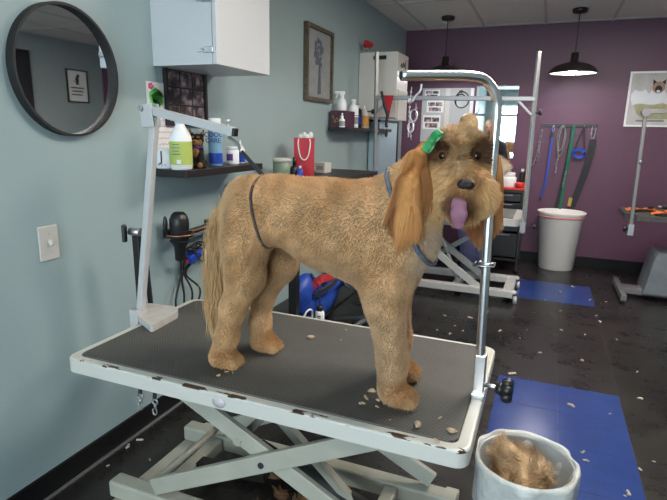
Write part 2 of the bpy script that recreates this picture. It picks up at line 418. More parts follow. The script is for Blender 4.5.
def strands(name, m, P0, D0, L, color, parent, off=(0,0,0), steps=5, gravity=0.0, curl=0.0, freq=60, radius=.0005, tip=.25, seed=1, clump=0):
    """hair: N strands from P0 along D0, drooping and waving"""
    N=len(P0); pts=np.zeros((N,steps,3)); pts[:,0]=P0; D=D0/np.linalg.norm(D0,axis=1,keepdims=True); L=np.broadcast_to(np.asarray(L,float),(N,))
    for k in range(1,steps):
        D=D+np.array([0,0,-gravity])/(steps-1)
        if curl: D=D+nz3(pts[:,k-1]+k*.013,freq,seed)*curl/(steps-1)
        D/=np.linalg.norm(D,axis=1,keepdims=True); pts[:,k]=pts[:,k-1]+D*(L/(steps-1))[:,None]
    hc=bpy.data.hair_curves.new(name); hc.add_curves([steps]*N)
    hc.attributes['position'].data.foreach_set('vector',(pts-np.array(off)).astype(np.float32).ravel())
    a=hc.attributes.get('radius') or hc.attributes.new('radius','FLOAT','POINT')
    prof=np.linspace(1,tip,steps); a.data.foreach_set('value',(np.ones((N,1))*prof*radius).astype(np.float32).ravel())
    c=hc.attributes.new('fur','FLOAT_COLOR','CURVE'); cc=np.ones((N,4)); cc[:,:3]=color; c.data.foreach_set('color',cc.astype(np.float32).ravel())
    hc.materials.append(M[m]); o=bpy.data.objects.new(name,hc); COL.objects.link(o)
    if parent: o.parent=parent
    return o
M['fur'] = mat('fur_strands', (.5,.36,.22), .62, attr='fur', spec=.25)
M['furskin'] = mat('fur_undercoat', (.4,.28,.17), .9, attr='fur', spec=.1)
#PART2
# ------------------------------------------------------------ the room
def slab(name, m, x0,x1,y0,y1,z0,z1): return struct(MB().b3(x0,x1,y0,y1,z0,z1).build(name,m))
slab('floor','floor', WX-.1,RX+.1,FY-.1,DY+.1,-.08,0)
slab('ceiling','ceil', WX-.1,RX+.1,FY-.1,DY+.1,HZ,HZ+.08)
slab('wall_left','wall', WX-.1,WX,FY-.1,DY+.1,0,HZ)
slab('wall_right','wall2', RX,RX+.1,FY-.1,DY+.1,0,HZ)
slab('wall_back','purple', WX,RX,DY,DY+.1,0,HZ)
w=MB(); wx0,wx1,wz0,wz1=-1.35,.75,.65,2.1
w.b3(WX,wx0,FY-.1,FY,0,HZ).b3(wx1,RX,FY-.1,FY,0,HZ).b3(wx0,wx1,FY-.1,FY,0,wz0).b3(wx0,wx1,FY-.1,FY,wz1,HZ)
struct(w.build('wall_front','wall2'))
slab('baseboard_left','base', WX,WX+.012,FY,DY,0,.094)
slab('baseboard_back','base', WX+.012,RX-.012,DY-.012,DY,0,.094)
slab('baseboard_right','base', RX-.012,RX,FY,DY,0,.094)
slab('trim_1','alu', WX+.012,WX+.022,FY,DY-.012,0,.006)
g=MB()
for k in range(-3,6): g.b3(-.15+.6*k-.012,-.15+.6*k+.012,FY,DY,HZ-.006,HZ+.001) if WX<-.15+.6*k-.02<RX else None
for k in range(-6,2):
    y=4.75+1.2*k*.999
    if FY<y<DY: g.b3(WX,RX,y-.012,y+.012,HZ-.0065,HZ+.001)
y=4.75
struct(g.build('trim_2','tbar'))
# window behind the camera, with a swirl decal, seen only in the mirrors
wn=struct(MB().b3(wx0,wx1,FY-.07,FY-.03,wz0,wz0+.05).b3(wx0,wx1,FY-.07,FY-.03,wz1-.05,wz1).b3(wx0,wx0+.05,FY-.07,FY-.03,wz0,wz1).b3(wx1-.05,wx1,FY-.07,FY-.03,wz0,wz1).b3(-.33,-.27,FY-.07,FY-.03,wz0,wz1).build('window_1','white'))
def blue_tile(x0,x1,y0,y1): return struct(MB().b3(x0,x1,y0,y1,.0,.0014).build('trim_3','floorblue'))
nx=3
for (x0,x1,rows) in ((-.13,.48,[(1.70,2.92)]),(-.13,.48,[(4.50,5.13)])):
    for y0,y1 in rows:
        m=MB()
        for xa in (x0,x0+.305):
            yy=y1
            while yy-.305>y0-.01:
                m.b3(xa+.0006,xa+.3044,yy-.3044,yy-.0006,0,.0016,); yy-=.305
        o=struct(m.build('trim_%d'%nx,'floorblue')); nx+=1
# ceiling lights (recessed troffers)
def troffer(x,y,lab,lx=.6,ly=1.2):
    t=thing('ceiling_light',lab,'ceiling light',(x,y,HZ-.012),0,None)
    f=MB(); f.b3(-lx/2,lx/2,-ly/2,-ly/2+.03,0,.012).b3(-lx/2,lx/2,ly/2-.03,ly/2,0,.012).b3(-lx/2,-lx/2+.03,-ly/2,ly/2,0,.012).b3(lx/2-.03,lx/2,-ly/2,ly/2,0,.012)
    f.build('light_frame','white',t); MB().b3(-lx/2+.03,lx/2-.03,-ly/2+.03,ly/2-.03,.004,.010).build('diffuser','panel',t)
troffer(.12,1.85,'lit recessed ceiling panel over the front grooming table',.6,.6)
troffer(.12,-.85,'unseen ceiling panel added behind the camera to light the cabinet side',.6,.35)  # unseen panel, added to brighten the white cabinet's near side
troffer(.62,3.55,'lit recessed ceiling panel towards the back right of the room')
# pendants
def pendant(x,y,lab,zs=1.91):
    t=thing('pendant_lamp',lab,'pendant lamp',(x,y,HZ),0,'pendant lamps by the purple wall')
    MB().lathe([(0,0),(.062,0),(.066,-.012),(.058,-.034),(.02,-.040),(0,-.040)]).build('ceiling_canopy','bronze',t)
    MB().cyl((0,0,-.03),(0,0,zs+.17-HZ),.004,seg=8).build('cord','black',t)
    z=zs-HZ
    sh=MB().lathe([(.0,.172),(.028,.172),(.032,.168),(.034,.095),(.045,.090),(.07,.084),(.11,.074),(.15,.058),(.18,.038),(.200,.012),(.205,.0),(.207,-.010),(.203,-.010),(.198,.0),(.175,.030),(.13,.056),(.08,.070),(0,.076)],(0,0,z),48).build('lamp_shade','bronze',t)
    MB().lathe([(0,.074),(.08,.068),(.13,.054),(.174,.029),(.1965,-.003)],(0,0,z),48).build('shade_lining','enamel',t)
    MB().ell((0,0,z+.018),(.036,.036,.036)).build('bulb','bulb',t)
pendant(.135,5.42,'dark bronze pendant lamp hanging above the leash rack')
pendant(-1.03,5.42,'dark bronze pendant lamp partly hidden behind the chrome grooming arm')
# ------------------------------------------------------------ left wall
def onwall(m,*a,**k): return m
# round mirror
t=thing('round_mirror','large round wall mirror with a thick matte black rim','mirror',(WX,1.414,1.529))
RY,RZ=.216,.221
ring=[(0.013,RY*math.cos(a),RZ*math.sin(a)) for a in np.linspace(0,2*PI,64,endpoint=False)]
m=MB(); prof=[(.0,1.0),(.034,1.0),(.034,.962),(.012,.955)]
bm=m.bm; Rr=[[bm.verts.new((px_,RY*q*math.cos(a),RZ*q*math.sin(a))) for a in np.linspace(0,2*PI,64,endpoint=False)] for px_,q in prof]
for A,B in zip(Rr,Rr[1:]):
    for k in range(64): bm.faces.new((A[k],A[(k+1)%64],B[(k+1)%64],B[k]))
m.build('rim','blackm',t)
MB().prism([(RY*.965*math.cos(a),RZ*.965*math.sin(a)) for a in np.linspace(0,2*PI,64,endpoint=False)],(.010,0,0),(.002,0,0),(0,1,0),(0,0,1)).build('glass','mirror',t)
# switch
t=thing('light_switch','white toggle light switch plate on the blue-green wall','light switch',(WX,1.280,.942))
MB().box((.004,0,0),(.008,.078,.122),bev=.003).build('plate','offwhite',t)
MB().box((.016,0,.003),(.018,.009,.022),Matrix.Rotation(-.5,3,'Y'),bev=.002).build('toggle','offwhite',t)
MB().cyl((.006,0,.033),(.0092,0,.033),.003,seg=10).build('screw','steel',t); MB().cyl((.006,0,-.033),(.0092,0,-.033),.003,seg=10).build('screw','steel',t)
# white wall cabinet with exposed hinges
t=thing('wall_cabinet','white laminate wall cabinet with exposed side hinges above the black shelf','cabinet',(WX,1.87,1.60))
m=MB(); m.b3(0,.30,0,.018,0,.75).b3(0,.30,.422,.44,0,.75).b3(0,.30,.018,.422,.0,.018).b3(0,.30,.018,.422,.732,.75).b3(0,.008,.018,.422,.018,.732)
m.build('body','white',t)
for y0,y1 in((.0,.44),):
    d=MB().box((.311,(y0+y1)/2,.375),(.018,y1-y0-.002,.75),bev=.0015).build('door','white',t)
    for z in((.055,.245,.68) if y0==0 else ()):
        h=MB(); h.box((.285,-.006,z),(.050,.012,.022),bev=.002).box((.245,-.004,z),(.030,.006,.012),bev=.001).cyl((.262,-.012,z),(.262,0,z),.006,seg=10).cyl((.302,-.006,z-.012),(.302,-.006,z+.012),.005,seg=10).box((.312,-.003,z),(.012,.006,.024),bev=.001).box((.268,-.003,z),(.012,.005,.008),bev=.001); h.build('hinge','steel',d)
# wall shelf 1
def shelf(y0,y1,d,z,th,lab): return tag(MB().box((d/2,(y0+y1)/2,0),(d,y1-y0,th),bev=.002).build('wall_shelf','shelf',loc=(WX+.001,0,z)),lab,'shelf',None)
Z1=1.172; shelf(1.80,2.44,.20,Z1-.016,.032,'black floating wall shelf holding a mug, bottles and a plush dog')
Z2=1.376; shelf(3.80,4.99,.17,Z2-.014,.028,'black floating wall shelf on the left wall holding spray bottles')
# papers
def paper_at(y0,y1,z0,z1,lab,cat='paper',tilt=0):
    return tag(MB().box((.0015,0,0),(.001,y1-y0,z1-z0),Matrix.Rotation(tilt,3,'X')).build('sheet_of_paper','paper',loc=(WX+.001,(y0+y1)/2,(z0+z1)/2)),lab,cat)
o=paper_at(1.815,1.935,1.425,1.535,'small drawing with green scribbles and a pink flower taped to the wall','drawing')
g=MB(); pts=[]
for i in range(70): pts.append((.004,-.046+.088*((i*.37)%1),-.035+.055*(i/70)+.012*math.sin(i*2.4)))
g.rings(smooth_path(pts,3),.0035,6); g.ell((.003,-.005,-.008),(.0015,.038,.030)); g.build('green_scribble','green',o)
g=MB(); [g.ell((.0035,-.032+.010*math.cos(a),.036+.009*math.sin(a)),(.0015,.0075,.0065),seg=10) for a in np.linspace(0,2*PI,6)[:-1]]; g.build('pink_flower','pink',o)
o=paper_at(1.86,2.00,1.215,1.400,'white note with faint pink and black handwriting above the mug','note')
g=MB()
for r in range(6): g.rings([(.0025,-.05+.1*k/12,.07-.026*r+.004*math.sin(k*2.3+r)) for k in range(13)],.0011,5)
g.build('handwriting','pink',o)
# photo collage
t=thing('photo_collage','black framed collage of snapshots on the wall under the white cabinet','photo frame',(WX,2.075,1.485))
m=MB(); m.b3(0,.02,-.15,-.138,-.13,.13).b3(0,.02,.138,.15,-.13,.13).b3(0,.02,-.138,.138,-.13,-.118).b3(0,.02,-.138,.138,.118,.13); m.build('frame','black',t)
MB().b3(0,.006,-.138,.138,-.118,.118).build('backing','blackm',t)
k=0
for i in range(3):
    for j in range(3):
        MB().box((.0075,-.091+.091*i,-.077+.077*j),(.002,.083,.070)).build('photo',photo_mat('snapshot_%d'%k,k+1),t); k+=1
# items on shelf 1  (y along the wall)
XS=WX+.10
mug=thing('mug','white mug printed with the letter J, leftmost on the black shelf','mug',(WX+.055,1.852,Z1))
MB().lathe([(0,.0),(.036,.0),(.040,.004),(.0405,.088),(.038,.088),(.0365,.006),(0,.006)]).build('cup','enamel',mug)
hp=[(0,.036+.0,.072),(0,.060,.070),(0,.068,.045),(0,.060,.020),(0,.037,.018)]; MB().rings(smooth_path([(x*1+.012,y,z) for x,y,z in hp],5),.0055,8).build('handle','enamel',mug)
text('lettering','J',.062,'plum',mug,(.012,-.0415,.052),(PI/2,0,.0)).rotation_euler=(PI/2,0,.30)
text('small_lettering','o  y  s',.014,'plum',mug,(.012,-.041,.018),(PI/2,0,.30))
def bottle(name,prof,m,loc,lab,cat,grp=None,seg=28,sx=1,sy=1,rz=0):
    t=thing(name,lab,cat,loc,rz,grp); MB().lathe(prof,seg=seg,sx=sx,sy=sy).build('bottle_body' if cat!='jar' else 'jar_body',m,t); return t
def band(t,z0,z1,r,m,name='label',a0=0,a1=2*PI,seg=28):
    g=MB(); bm=g.bm; n=seg; full=abs(a1-a0-2*PI)<1e-6
    A=[[bm.verts.new((r*math.cos(a0+(a1-a0)*k/n),r*math.sin(a0+(a1-a0)*k/n),z)) for k in range(n+(0 if full else 1))] for z in(z0,z1)]
    for k in range(n):
        q=(k+1)%len(A[0]); f=bm.faces.new((A[0][k],A[0][q],A[1][q],A[1][k])); f.smooth=True
    return g.build(name,m,t)
b=bottle('cleaner_bottle',[(0,0),(.041,0),(.045,.005),(.046,.125),(.043,.142),(.024,.175),(.019,.185),(.019,.196),(0,.196)],'enamel',(WX+.150,1.838,Z1),'white cleaner bottle with a lime green label beside the mug','bottle')
band(b,.022,.118,.0468,'lime'); MB().cyl((0,0,.192),(0,0,.212),.021,seg=24).build('cap','enamel',b)
MB().box((.0,-.0475,.035),(.018,.001,.016)).build('barcode_patch','paper',b).rotation_euler=(0,0,.45)
g=MB(); [g.box((-.004,-.0478,.066+.013*i),(.036-.008*(i%2),.001,.0028)) for i in range(4)]; g.build('label_print','dblue',b).rotation_euler=(0,0,.3)
# plush terrier
pl=thing('plush_dog','small black and tan plush terrier puppy sitting on the black shelf','plush toy',(WX+.135,1.972,Z1),0)
B=Body(.012); B.limb((0,0,.045),(0,0,.085),.030,.026).limb((0,-.01,.02),(.0,-.026,.012),.016,.013)
B.ell((0,0,.122),(.030,.028,.028)).limb((.018,-.022,.06),(.020,-.030,.012),.012,.011).limb((-.018,-.022,.06),(-.020,-.030,.012),.012,.011)
B.limb((.026,.0,.02),(.034,-.026,.012),.017,.013).limb((-.026,0,.02),(-.034,-.026,.012),.017,.013); B.limb((.022,0,.142),(.030,.0,.164),.010,.004,k=.006).limb((-.022,0,.142),(-.030,.0,.164),.010,.004,k=.006)
B.build('plush_body','plushblack',pl,h=.004,clip_z=.001)
g=MB(); g.ell((0,-.028,.111),(.019,.015,.014)).ell((.018,-.019,.112),(.010,.010,.013)).ell((-.018,-.019,.112),(.010,.010,.013)); g.ell((.012,-.026,.135),(.007,.005,.005)).ell((-.012,-.026,.135),(.007,.005,.005)); g.build('tan_muzzle','tan',pl)
MB().ell((0,-.026,.066),(.017,.012,.022)).build('tan_chest','tan',pl)
g=MB(); g.ell((.0265,-.004,.155),(.005,.006,.010)).ell((-.0265,-.004,.155),(.005,.006,.010)); g.build('inner_ears','tan',pl)
g=MB(); [g.ell((sx*.021,-.037,.013),(.013,.012,.013)) for sx in(-1,1)]; g.build('tan_paws','tan',pl)
g=MB(); g.ell((0,-.043,.116),(.005,.004,.004),seg=10).ell((.011,-.029,.126),.0032,seg=8).ell((-.011,-.029,.126),.0032,seg=8); g.build('nose_and_eyes','black',pl)
g=MB(); g.rings([(.024*math.cos(a),-.002+.024*math.sin(a),.094+.002*math.sin(3*a)) for a in np.linspace(0,2*PI,20,endpoint=False)],.004,8,closed=True); g.ell((.008,-.028,.088),(.010,.004,.007)).ell((-.008,-.028,.088),(.010,.004,.007)); g.build('purple_ribbon','purplep',pl)
pl.rotation_euler=(0,0,.35)
b=bottle('spray_can',[(0,0),(.031,0),(.033,.004),(.033,.165),(.030,.176),(.028,.180),(0,.180)],'cyan',(WX+.115,2.14,Z1),'tall light blue aerosol can with dark blue lettering on the shelf','spray can')
MB().lathe([(0,.18),(.029,.18),(.029,.218),(.026,.222),(0,.222)]).build('cap','enamel',b)
text('lettering','COOL',.030,'dblue',b,(.012,-.0345,.145),(PI/2,0,.35)); text('lettering','CARE',.030,'dblue',b,(.012,-.0345,.118),(PI/2,0,.35))
band(b,.01,.06,.0335,'bluep','lower_band')
b=bottle('plastic_tub',[(0,0),(.030,0),(.032,.004),(.032,.07),(.028,.074),(0,.074)],'enamel',(WX+.115,2.29,Z1),'short white tub with a purple label on the shelf','tub'); band(b,.018,.052,.0326,'purplep',a0=-2.3,a1=-1.0)
MB().lathe([(0,.072),(.031,.072),(.031,.086),(0,.088)]).build('lid','enamel',b)
b=bottle('squeeze_bottle',[(0,0),(.022,0),(.024,.004),(.024,.070),(.014,.086),(.008,.09),(0,.09)],'enamel',(WX+.10,2.385,Z1),'small blue and white bottle with a nozzle near the end of the shelf','bottle'); band(b,.006,.06,.0246,'bluep'); MB().lathe([(0,.088),(.010,.088),(.005,.108),(.002,.118),(0,.118)]).build('nozzle','enamel',b)
b=bottle('squeeze_bottle',[(0,0),(.022,0),(.024,.004),(.024,.070),(.014,.086),(.008,.09),(0,.09)],'enamel',(WX+.05,2.235,Z1),'slim white bottle behind the spray can and the tub','bottle'); MB().lathe([(0,.088),(.010,.088),(.005,.12),(0,.13)]).build('nozzle','steel',b)
# framed dried flowers
t=thing('wall_picture','narrow bronze framed picture of a silvery flower on the left wall','framed picture',(WX,3.59,1.805))
m=MB(); hw,hh,fr=.235,.252,.026
m.b3(0,.03,-hw,-hw+fr,-hh,hh).b3(0,.03,hw-fr,hw,-hh,hh).b3(0,.03,-hw+fr,hw-fr,-hh,-hh+fr).b3(0,.03,-hw+fr,hw-fr,hh-fr,hh); m.build('frame','wood',t)
MB().b3(0,.012,-hw+fr,hw-fr,-hh+fr,hh-fr).build('print','ppr',t)
g=MB()
for i in range(46):
    a=random.uniform(0,2*PI); r=.085*random.random()**.5; g.ell((.014,r*math.cos(a)*.95,.085+r*math.sin(a)*1.15),(.003,.013,.016),seg=8)
g.rings([(.014,.0,.0),(.014,-.004,-.09),(.014,-.012,-.20)],.006,6); g.rings([(.014,.01,.0),(.014,.018,-.1),(.014,.02,-.20)],.005,6)
g.build('flower','stone',t)
# shelf 2 items
def simple(name,prof,m,y,lab,cat,xo=.09,**k): return bottle(name,prof,m,(WX+xo,y,Z2),lab,cat,**k)
t=thing('gift_box','dark plum box with gold script on the far wall shelf','box',(WX+.080,3.93,Z2)); MB().box((0,-.025,.062),(.125,.21,.124),bev=.002).build('box_body','plum',t)
g=MB(); g.rings(smooth_path([(-.045+.0085*k,-.132,.062+.018*math.sin(k*1.7)+.010*math.cos(k*.8)) for k in range(11)],4),.0022,6); g.rings(smooth_path([(-.03,-.132,.035),(.0,-.132,.042),(.04,-.132,.036)],4),.0016,6); g.build('gold_script','gold',t)
t=thing('spray_bottle','white trigger spray bottle standing on the plum box','spray bottle',(WX+.075,3.90,Z2+.124)); t.scale=(.92,.92,.92)
MB().lathe([(0,0),(.036,0),(.040,.005),(.040,.06),(.030,.09),(.016,.105),(.016,.12),(0,.12)]).build('bottle_body','enamel',t)
g=MB(); g.box((0,.0,.135),(.034,.034,.03),bev=.006).box((-.018,-.0,.150),(.085,.024,.022),bev=.006).beam((-.035,0,.145),(-.052,0,.105),.012,.008); g.build('trigger_head','enamel',t); t.rotation_euler=(0,0,.2)
b=simple('pump_bottle',[(0,0),(.020,0),(.022,.003),(.022,.055),(.010,.066),(.010,.085),(0,.085)],'enamel',3.60,'tiny white dropper bottle in front of the plum box','bottle',xo=.158); b.location.y=3.775; b.location.x=WX+.128; b.location.z=Z2; MB().cyl((0,0,.083),(0,0,.105),.006,seg=10).build('cap','enamel',b); band(b,.01,.045,.0226,'ppr')
b=simple('lotion_bottle',[(0,0),(.040,0),(.043,.005),(.043,.15),(.03,.175),(.016,.185),(.016,.20),(0,.20)],'enamel',4.12,'tall white bottle with a flip cap between the plum box and the black bottle','bottle'); MB().cyl((0,0,.2),(0,0,.225),.020,seg=16).build('cap','enamel',b); band(b,.03,.085,.0436,'ppr'); band(b,.095,.10,.0436,'purplep','stripe')
b=simple('shampoo_bottle',[(0,0),(.034,0),(.036,.004),(.036,.15),(.02,.16),(.014,.164),(0,.164)],'black',4.27,'black bottle with a blue label and white cap on the far shelf','bottle',xo=.075); MB().cyl((0,0,.162),(0,0,.185),.022,seg=16).build('cap','enamel',b); band(b,.03,.10,.0366,'bluep')
b=simple('conditioner_bottle',[(0,0),(.040,0),(.043,.004),(.043,.125),(.028,.15),(.012,.158),(0,.158)],'offwhite',4.40,'white bottle with an orange label and pointed tip, rightmost on the far shelf','bottle'); band(b,.018,.105,.0436,'orange'); MB().lathe([(0,.156),(.013,.156),(.006,.18),(.003,.195),(0,.195)]).build('tip','enamel',b)
# dryer cabinet with rose
t=thing('dryer_cabinet','tall off-white wall unit with a black vent slot and script lettering near the far corner','wall unit',(WX+.002,4.47,1.47))
MB().b3(0,.345,0,.36,0,.54,bev=.006).build('housing','offwhite',t)
MB().b3(.13,.245,-.004,.003,.478,.510).build('vent_slot','black',t)
MB().b3(.345,.358,.03,.33,-.02,.24,bev=.004).build('side_door','offwhite',t)
g=MB(); g.rings(smooth_path([(.3475,.09+.02*k,.43+.022*math.sin(k*1.9)+.004*k) for k in range(9)],4),.003,6); g.rings(smooth_path([(.3475,.26,.5),(.3475,.245,.43),(.3475,.27,.40)],4),.003,6).rings([(.3475,.12,.375),(.3475,.22,.385)],.002,6); g.build('script_lettering','black',t)
t=thing('silk_rose','dark red silk rose with green leaves lying on the off-white wall unit','artificial rose',(WX+.07,4.49,2.01)); t.scale=(1.05,1.05,1.05)
g=MB()
for k in range(9):
    a=k*2.4; r=.008+.0022*k; g.ell((r*math.cos(a),r*math.sin(a),.062+.002*k*math.cos(k)),(.022,.014,.022),Matrix.Rotation(a,3,'Z'),seg=10)
g.build('bloom','redcloth',t)
g=MB(); g.rings(smooth_path([(0,0,.05),(.02,-.01,.03),(.05,0,.012),(.10,0,.008)],4),.003,6); g.ell((.03,-.012,.022),(.026,.012,.004),Matrix.Rotation(.5,3,'Y')).ell((.0,-.018,.016),(.018,.018,.006)); g.build('leaves','tubgreen',t)
# framed mirror below, built as a box with its reflection painted pale blue
t=thing('mirror_stand_in','pale blue box with a thin black edge standing in for a framed mirror beneath the off-white wall unit','mirror stand-in',(WX+.013,4.78,0))
MB().b3(0,.10,0,.62,0,1.44).build('body','pale',t)
g=MB(); g.b3(-.0,.108,-.004,.66,1.44,1.462).b3(0,.108,.62,.66,0,1.44); g.build('black_edging','black',t)
MB().cyl((.118,.56,.9),(.118,.56,1.05),.006,seg=10).b3(.10,.12,.555,.565,.91,.915).b3(.10,.12,.555,.565,1.035,1.04).build('handle','steel',t)
# black metal workbench along the left wall
t=thing('workbench','black steel workbench with an open lower shelf along the left wall','workbench',(WX+.014,2.42,0))
MB().box((.20,.68,1.045),(.40,1.42,.03),bev=.002).build('worktop','shelf',t)
for x,y in((.36,.05),(.36,1.33),(.03,.05),(.03,1.33)):
    l=MB().box((x,y,.515),(.045,.045,1.03)).build('leg','black',t)
    if x>.1: 
        g=MB(); [g.ell((x-.008+.02*j,y-.0235,z),(.004,.003,.004),seg=8) for z in(.73,.30) for j in(0,1)]; g.build('rivet','steel',l)
MB().box((.20,.69,.205),(.36,1.34,.02)).build('lower_shelf','shelf',t)
g=MB(); g.beam((.36,.06,.74),(.36,.30,.95),.02,.012).beam((.36,1.31,.74),(.36,1.07,.95),.02,.012).beam((.03,.05,.98),(.36,.05,.98),.02,.02); g.build('brace','black',t)
ZB=1.06
t=thing('gift_bag','red paper gift bag with white rope handles and tissue','gift bag',(WX+.15,3.06,ZB))
bw=.13
MB().prism([(-.065,-.05),(.065,-.05),(.065,.05),(-.065,.05)],(0,0,.24)).build('bag_body','red',t)
g=MB()
g.rings(smooth_path([(-.035,-.052,.235),(-.038,-.056,.20),(-.025,-.056,.13),(.0,-.056,.105),(.025,-.056,.13),(.038,-.056,.20),(.035,-.052,.235)],6),.0035,8); g.build('rope_handle','enamel',t)
g=MB(); [g.ell((-.02+.02*k,random.uniform(-.02,.02),.245+.012*(k%2)),(.018,.02,.022),Matrix.Rotation(k,3,'X'),seg=8) for k in range(4)]; g.build('tissue','paper',t)
t.rotation_euler=(0,0,.45)
b=bottle('green_tub',[(0,0),(.046,0),(.050,.005),(.052,.10),(.048,.102),(0,.102)],'tubgreen',(WX+.13,2.79,ZB),'sage green tub with a pale lid on the workbench','tub'); MB().lathe([(0,.102),(.055,.102),(.055,.120),(.05,.124),(0,.124)]).build('lid','offwhite',b)
b=bottle('dark_bottle',[(0,0),(.025,0),(.026,.004),(.026,.06),(.012,.075),(0,.075)],'black',(WX+.15,2.92,ZB),'small dark bottle between the green tub and the gift bag','bottle'); MB().cyl((0,0,.074),(0,0,.125),.010,seg=12).build('cap','black',b)
b=bottle('dark_bottle',[(0,0),(.018,0),(.019,.003),(.019,.05),(.009,.06),(0,.06)],'bluep',(WX+.20,2.90,ZB),'tiny blue bottle touching the dark bottle on the workbench','bottle'); MB().cyl((0,0,.06),(0,0,.075),.009,seg=12).build('cap','enamel',b)
t=thing('paper_box','small white carton on the workbench right of the gift bag','carton',(WX+.13,3.42,ZB)); MB().box((0,0,.035),(.075,.12,.07),bev=.002).build('carton','offwhite',t); MB().box((0,-.0605,.035),(.05,.001,.03)).build('label','ppr',t)
# blue grooming bag with harness etc on the lower shelf
t=thing('nylon_bag','crumpled bright blue nylon bag on the lower shelf of the workbench','bag',(0,0,0))
B=Body(.03); B.ell((-1.29,2.95,.29),(.10,.30,.075)).ell((-1.29,2.76,.38),(.07,.13,.12)).ell((-1.26,3.05,.37),(.085,.24,.045)).ell((-1.24,3.28,.35),(.06,.17,.05)).ell((-1.22,2.9,.29),(.03,.2,.08))
B.build('bag_body','blue',t,h=.018,clip_z=.216)
MB().ribbon(smooth_path([(-1.185,2.72,.26),(-1.18,2.74,.34),(-1.20,2.76,.43),(-1.26,2.78,.50)],5),.022,(0,1,0),.006).build('carry_strap','navy',t)
t=thing('dog_harness','red and black dog harness draped over the blue bag','harness',(-1.195,2.88,.462))
g=MB(); g.ribbon(smooth_path([(-.05,-.14,-.05),(.0,-.1,.01),(.02,0,.0),(.02,.1,.01),(.01,.18,-.01)],6),.045,(0,.3,1),.01); g.build('padded_strap','redcloth',t)
g=MB(); g.ribbon(smooth_path([(-.02,-.16,-.08),(.04,-.1,-.045),(.05,0,-.035),(.03,.14,-.02)],6),.025,(0,0,1),.008); g.ribbon(smooth_path([(.03,.12,-.02),(.06,.22,.01),(.06,.34,.02)],5),.02,(0,0,1),.006); g.build('black_strap','strap',t)
b=bottle('clipper_oil_bottle',[(0,0),(.026,0),(.028,.003),(.028,.085),(.02,.095),(0,.095)],'enamel',(-1.155,2.68,.216),'white bottle with black print standing in front of the blue bag','bottle')
MB().cyl((0,0,.094),(0,0,.125),.019,seg=14).build('cap','black',b); g=MB(); [g.box((.008,-.0285,.02+.016*i),(.022,.002,.006)) for i in range(4)]; g.build('label_print','black',b)
# stool
t=thing('rolling_stool','round black padded stool with a chrome ring behind the front table','stool',(-1.0,3.16,0))
MB().lathe([(0,.435),(.15,.435),(.17,.42),(.175,.40),(.165,.378),(.0,.375)]).build('seat','black',t); MB().lathe([(.166,.378),(.177,.376),(.177,.366),(.160,.364),(0,.364)]).build('seat_ring','steel',t)
MB().cyl((0,0,.12),(0,0,.37),.022).build('gas_column','black',t)
for k in range(5):
    a=k*2*PI/5+.55; p=(.27*math.cos(a),.27*math.sin(a))
    l=MB().rings(smooth_path([(0,0,.13),(p[0]*.55,p[1]*.55,.105),(p[0],p[1],.07)],5),[.02]*4+[.016]*4+[.013]*3,10,flat=.8).build('leg','alu',t)
    MB().cyl((p[0]-.010,p[1],.028),(p[0]+.010,p[1],.028),.027,seg=16).b3(p[0]-.006,p[0]+.006,p[1]-.006,p[1]+.006,.03,.07).build('caster','black',l)
# hand dryer in its wall holder with cables
t=thing('hand_dryer','black handheld dryer hanging nozzle down in a wall ring','hair dryer',(WX+.085,1.885,.755)); t.scale=(.88,.88,.88)
MB().lathe([(0,.0),(.024,.0),(.028,.004),(.030,.07),(.038,.085),(.044,.10),(.047,.125),(.046,.15),(.048,.165),(.050,.185),(.048,.215),(.038,.24),(.026,.252),(0,.254)],seg=28).build('dryer_body','black',t)
g=MB(); [g.rings([((.047-.001*i)*math.cos(a),(.047-.001*i)*math.sin(a),.103+.017*i) for a in np.linspace(0,2*PI,28,endpoint=False)],.004,8,closed=True) for i in range(4)]; g.build('cooling_rings','rubber',t)
MB().ell((-.045,-.052,.19),(.012,.012,.045)).build('side_grip','black',t)
t2=thing('wall_holder','black metal ring bracket with a copper-coloured strip holding the dryer','wall bracket',(WX,1.885,.872))
g=MB(); g.rings([(.085+.058*math.cos(a),.058*math.sin(a),0) for a in np.linspace(0,2*PI,32,endpoint=False)],.006,8,closed=True); g.b3(0,.034,-.012,.012,-.02,.02); g.beam((.09,.056,.004),(.09,.32,.012),.05,.012); g.beam((.0,.32,.012),(.11,.32,.012),.03,.014); g.build('ring','black',t2)
g=MB(); g.beam((.116,.05,.012),(.116,.32,.020),.006,.006); g.rings([(.085+.065*math.cos(a),.065*math.sin(a),.006) for a in np.linspace(-1.9,1.2,20)],.003,6); g.build('copper_strip','copper',t2)
t=thing('power_strip','blue power block with a red switch among the cables on the left wall','power strip',(WX+.05,2.02,.742))
MB().box((0,0,0),(.05,.10,.038),Matrix.Rotation(.25,3,'X'),bev=.005).build('block','bluep',t); MB().box((.0,-.052,-.014),(.026,.012,.018),bev=.002).build('switch','redpl',t); MB().beam((0,.045,.01),(.02,.17,.03),.02,.02).build('plug','black',t)
t=thing('cable_tangle','tangle of black cables hanging on the left wall below the dryer','cables',(0,0,0))
r2=random.Random(3)
for k in range(9):
    pts=[(WX+.02+.01*k%.06,1.93+.02*k,.80-.01*k)]
    y=1.95+r2.uniform(0,.1); z=.79
    pts=[(WX+.03+r2.uniform(0,.05),y+.09*i+r2.uniform(-.03,.03),z+.03*math.sin(i*1.1+k)+r2.uniform(-.05,.02)-.02*(k%3)) for i in range(5)]
    MB().rings(smooth_path(pts,6),.0045,7).build('cable','rubber',t)
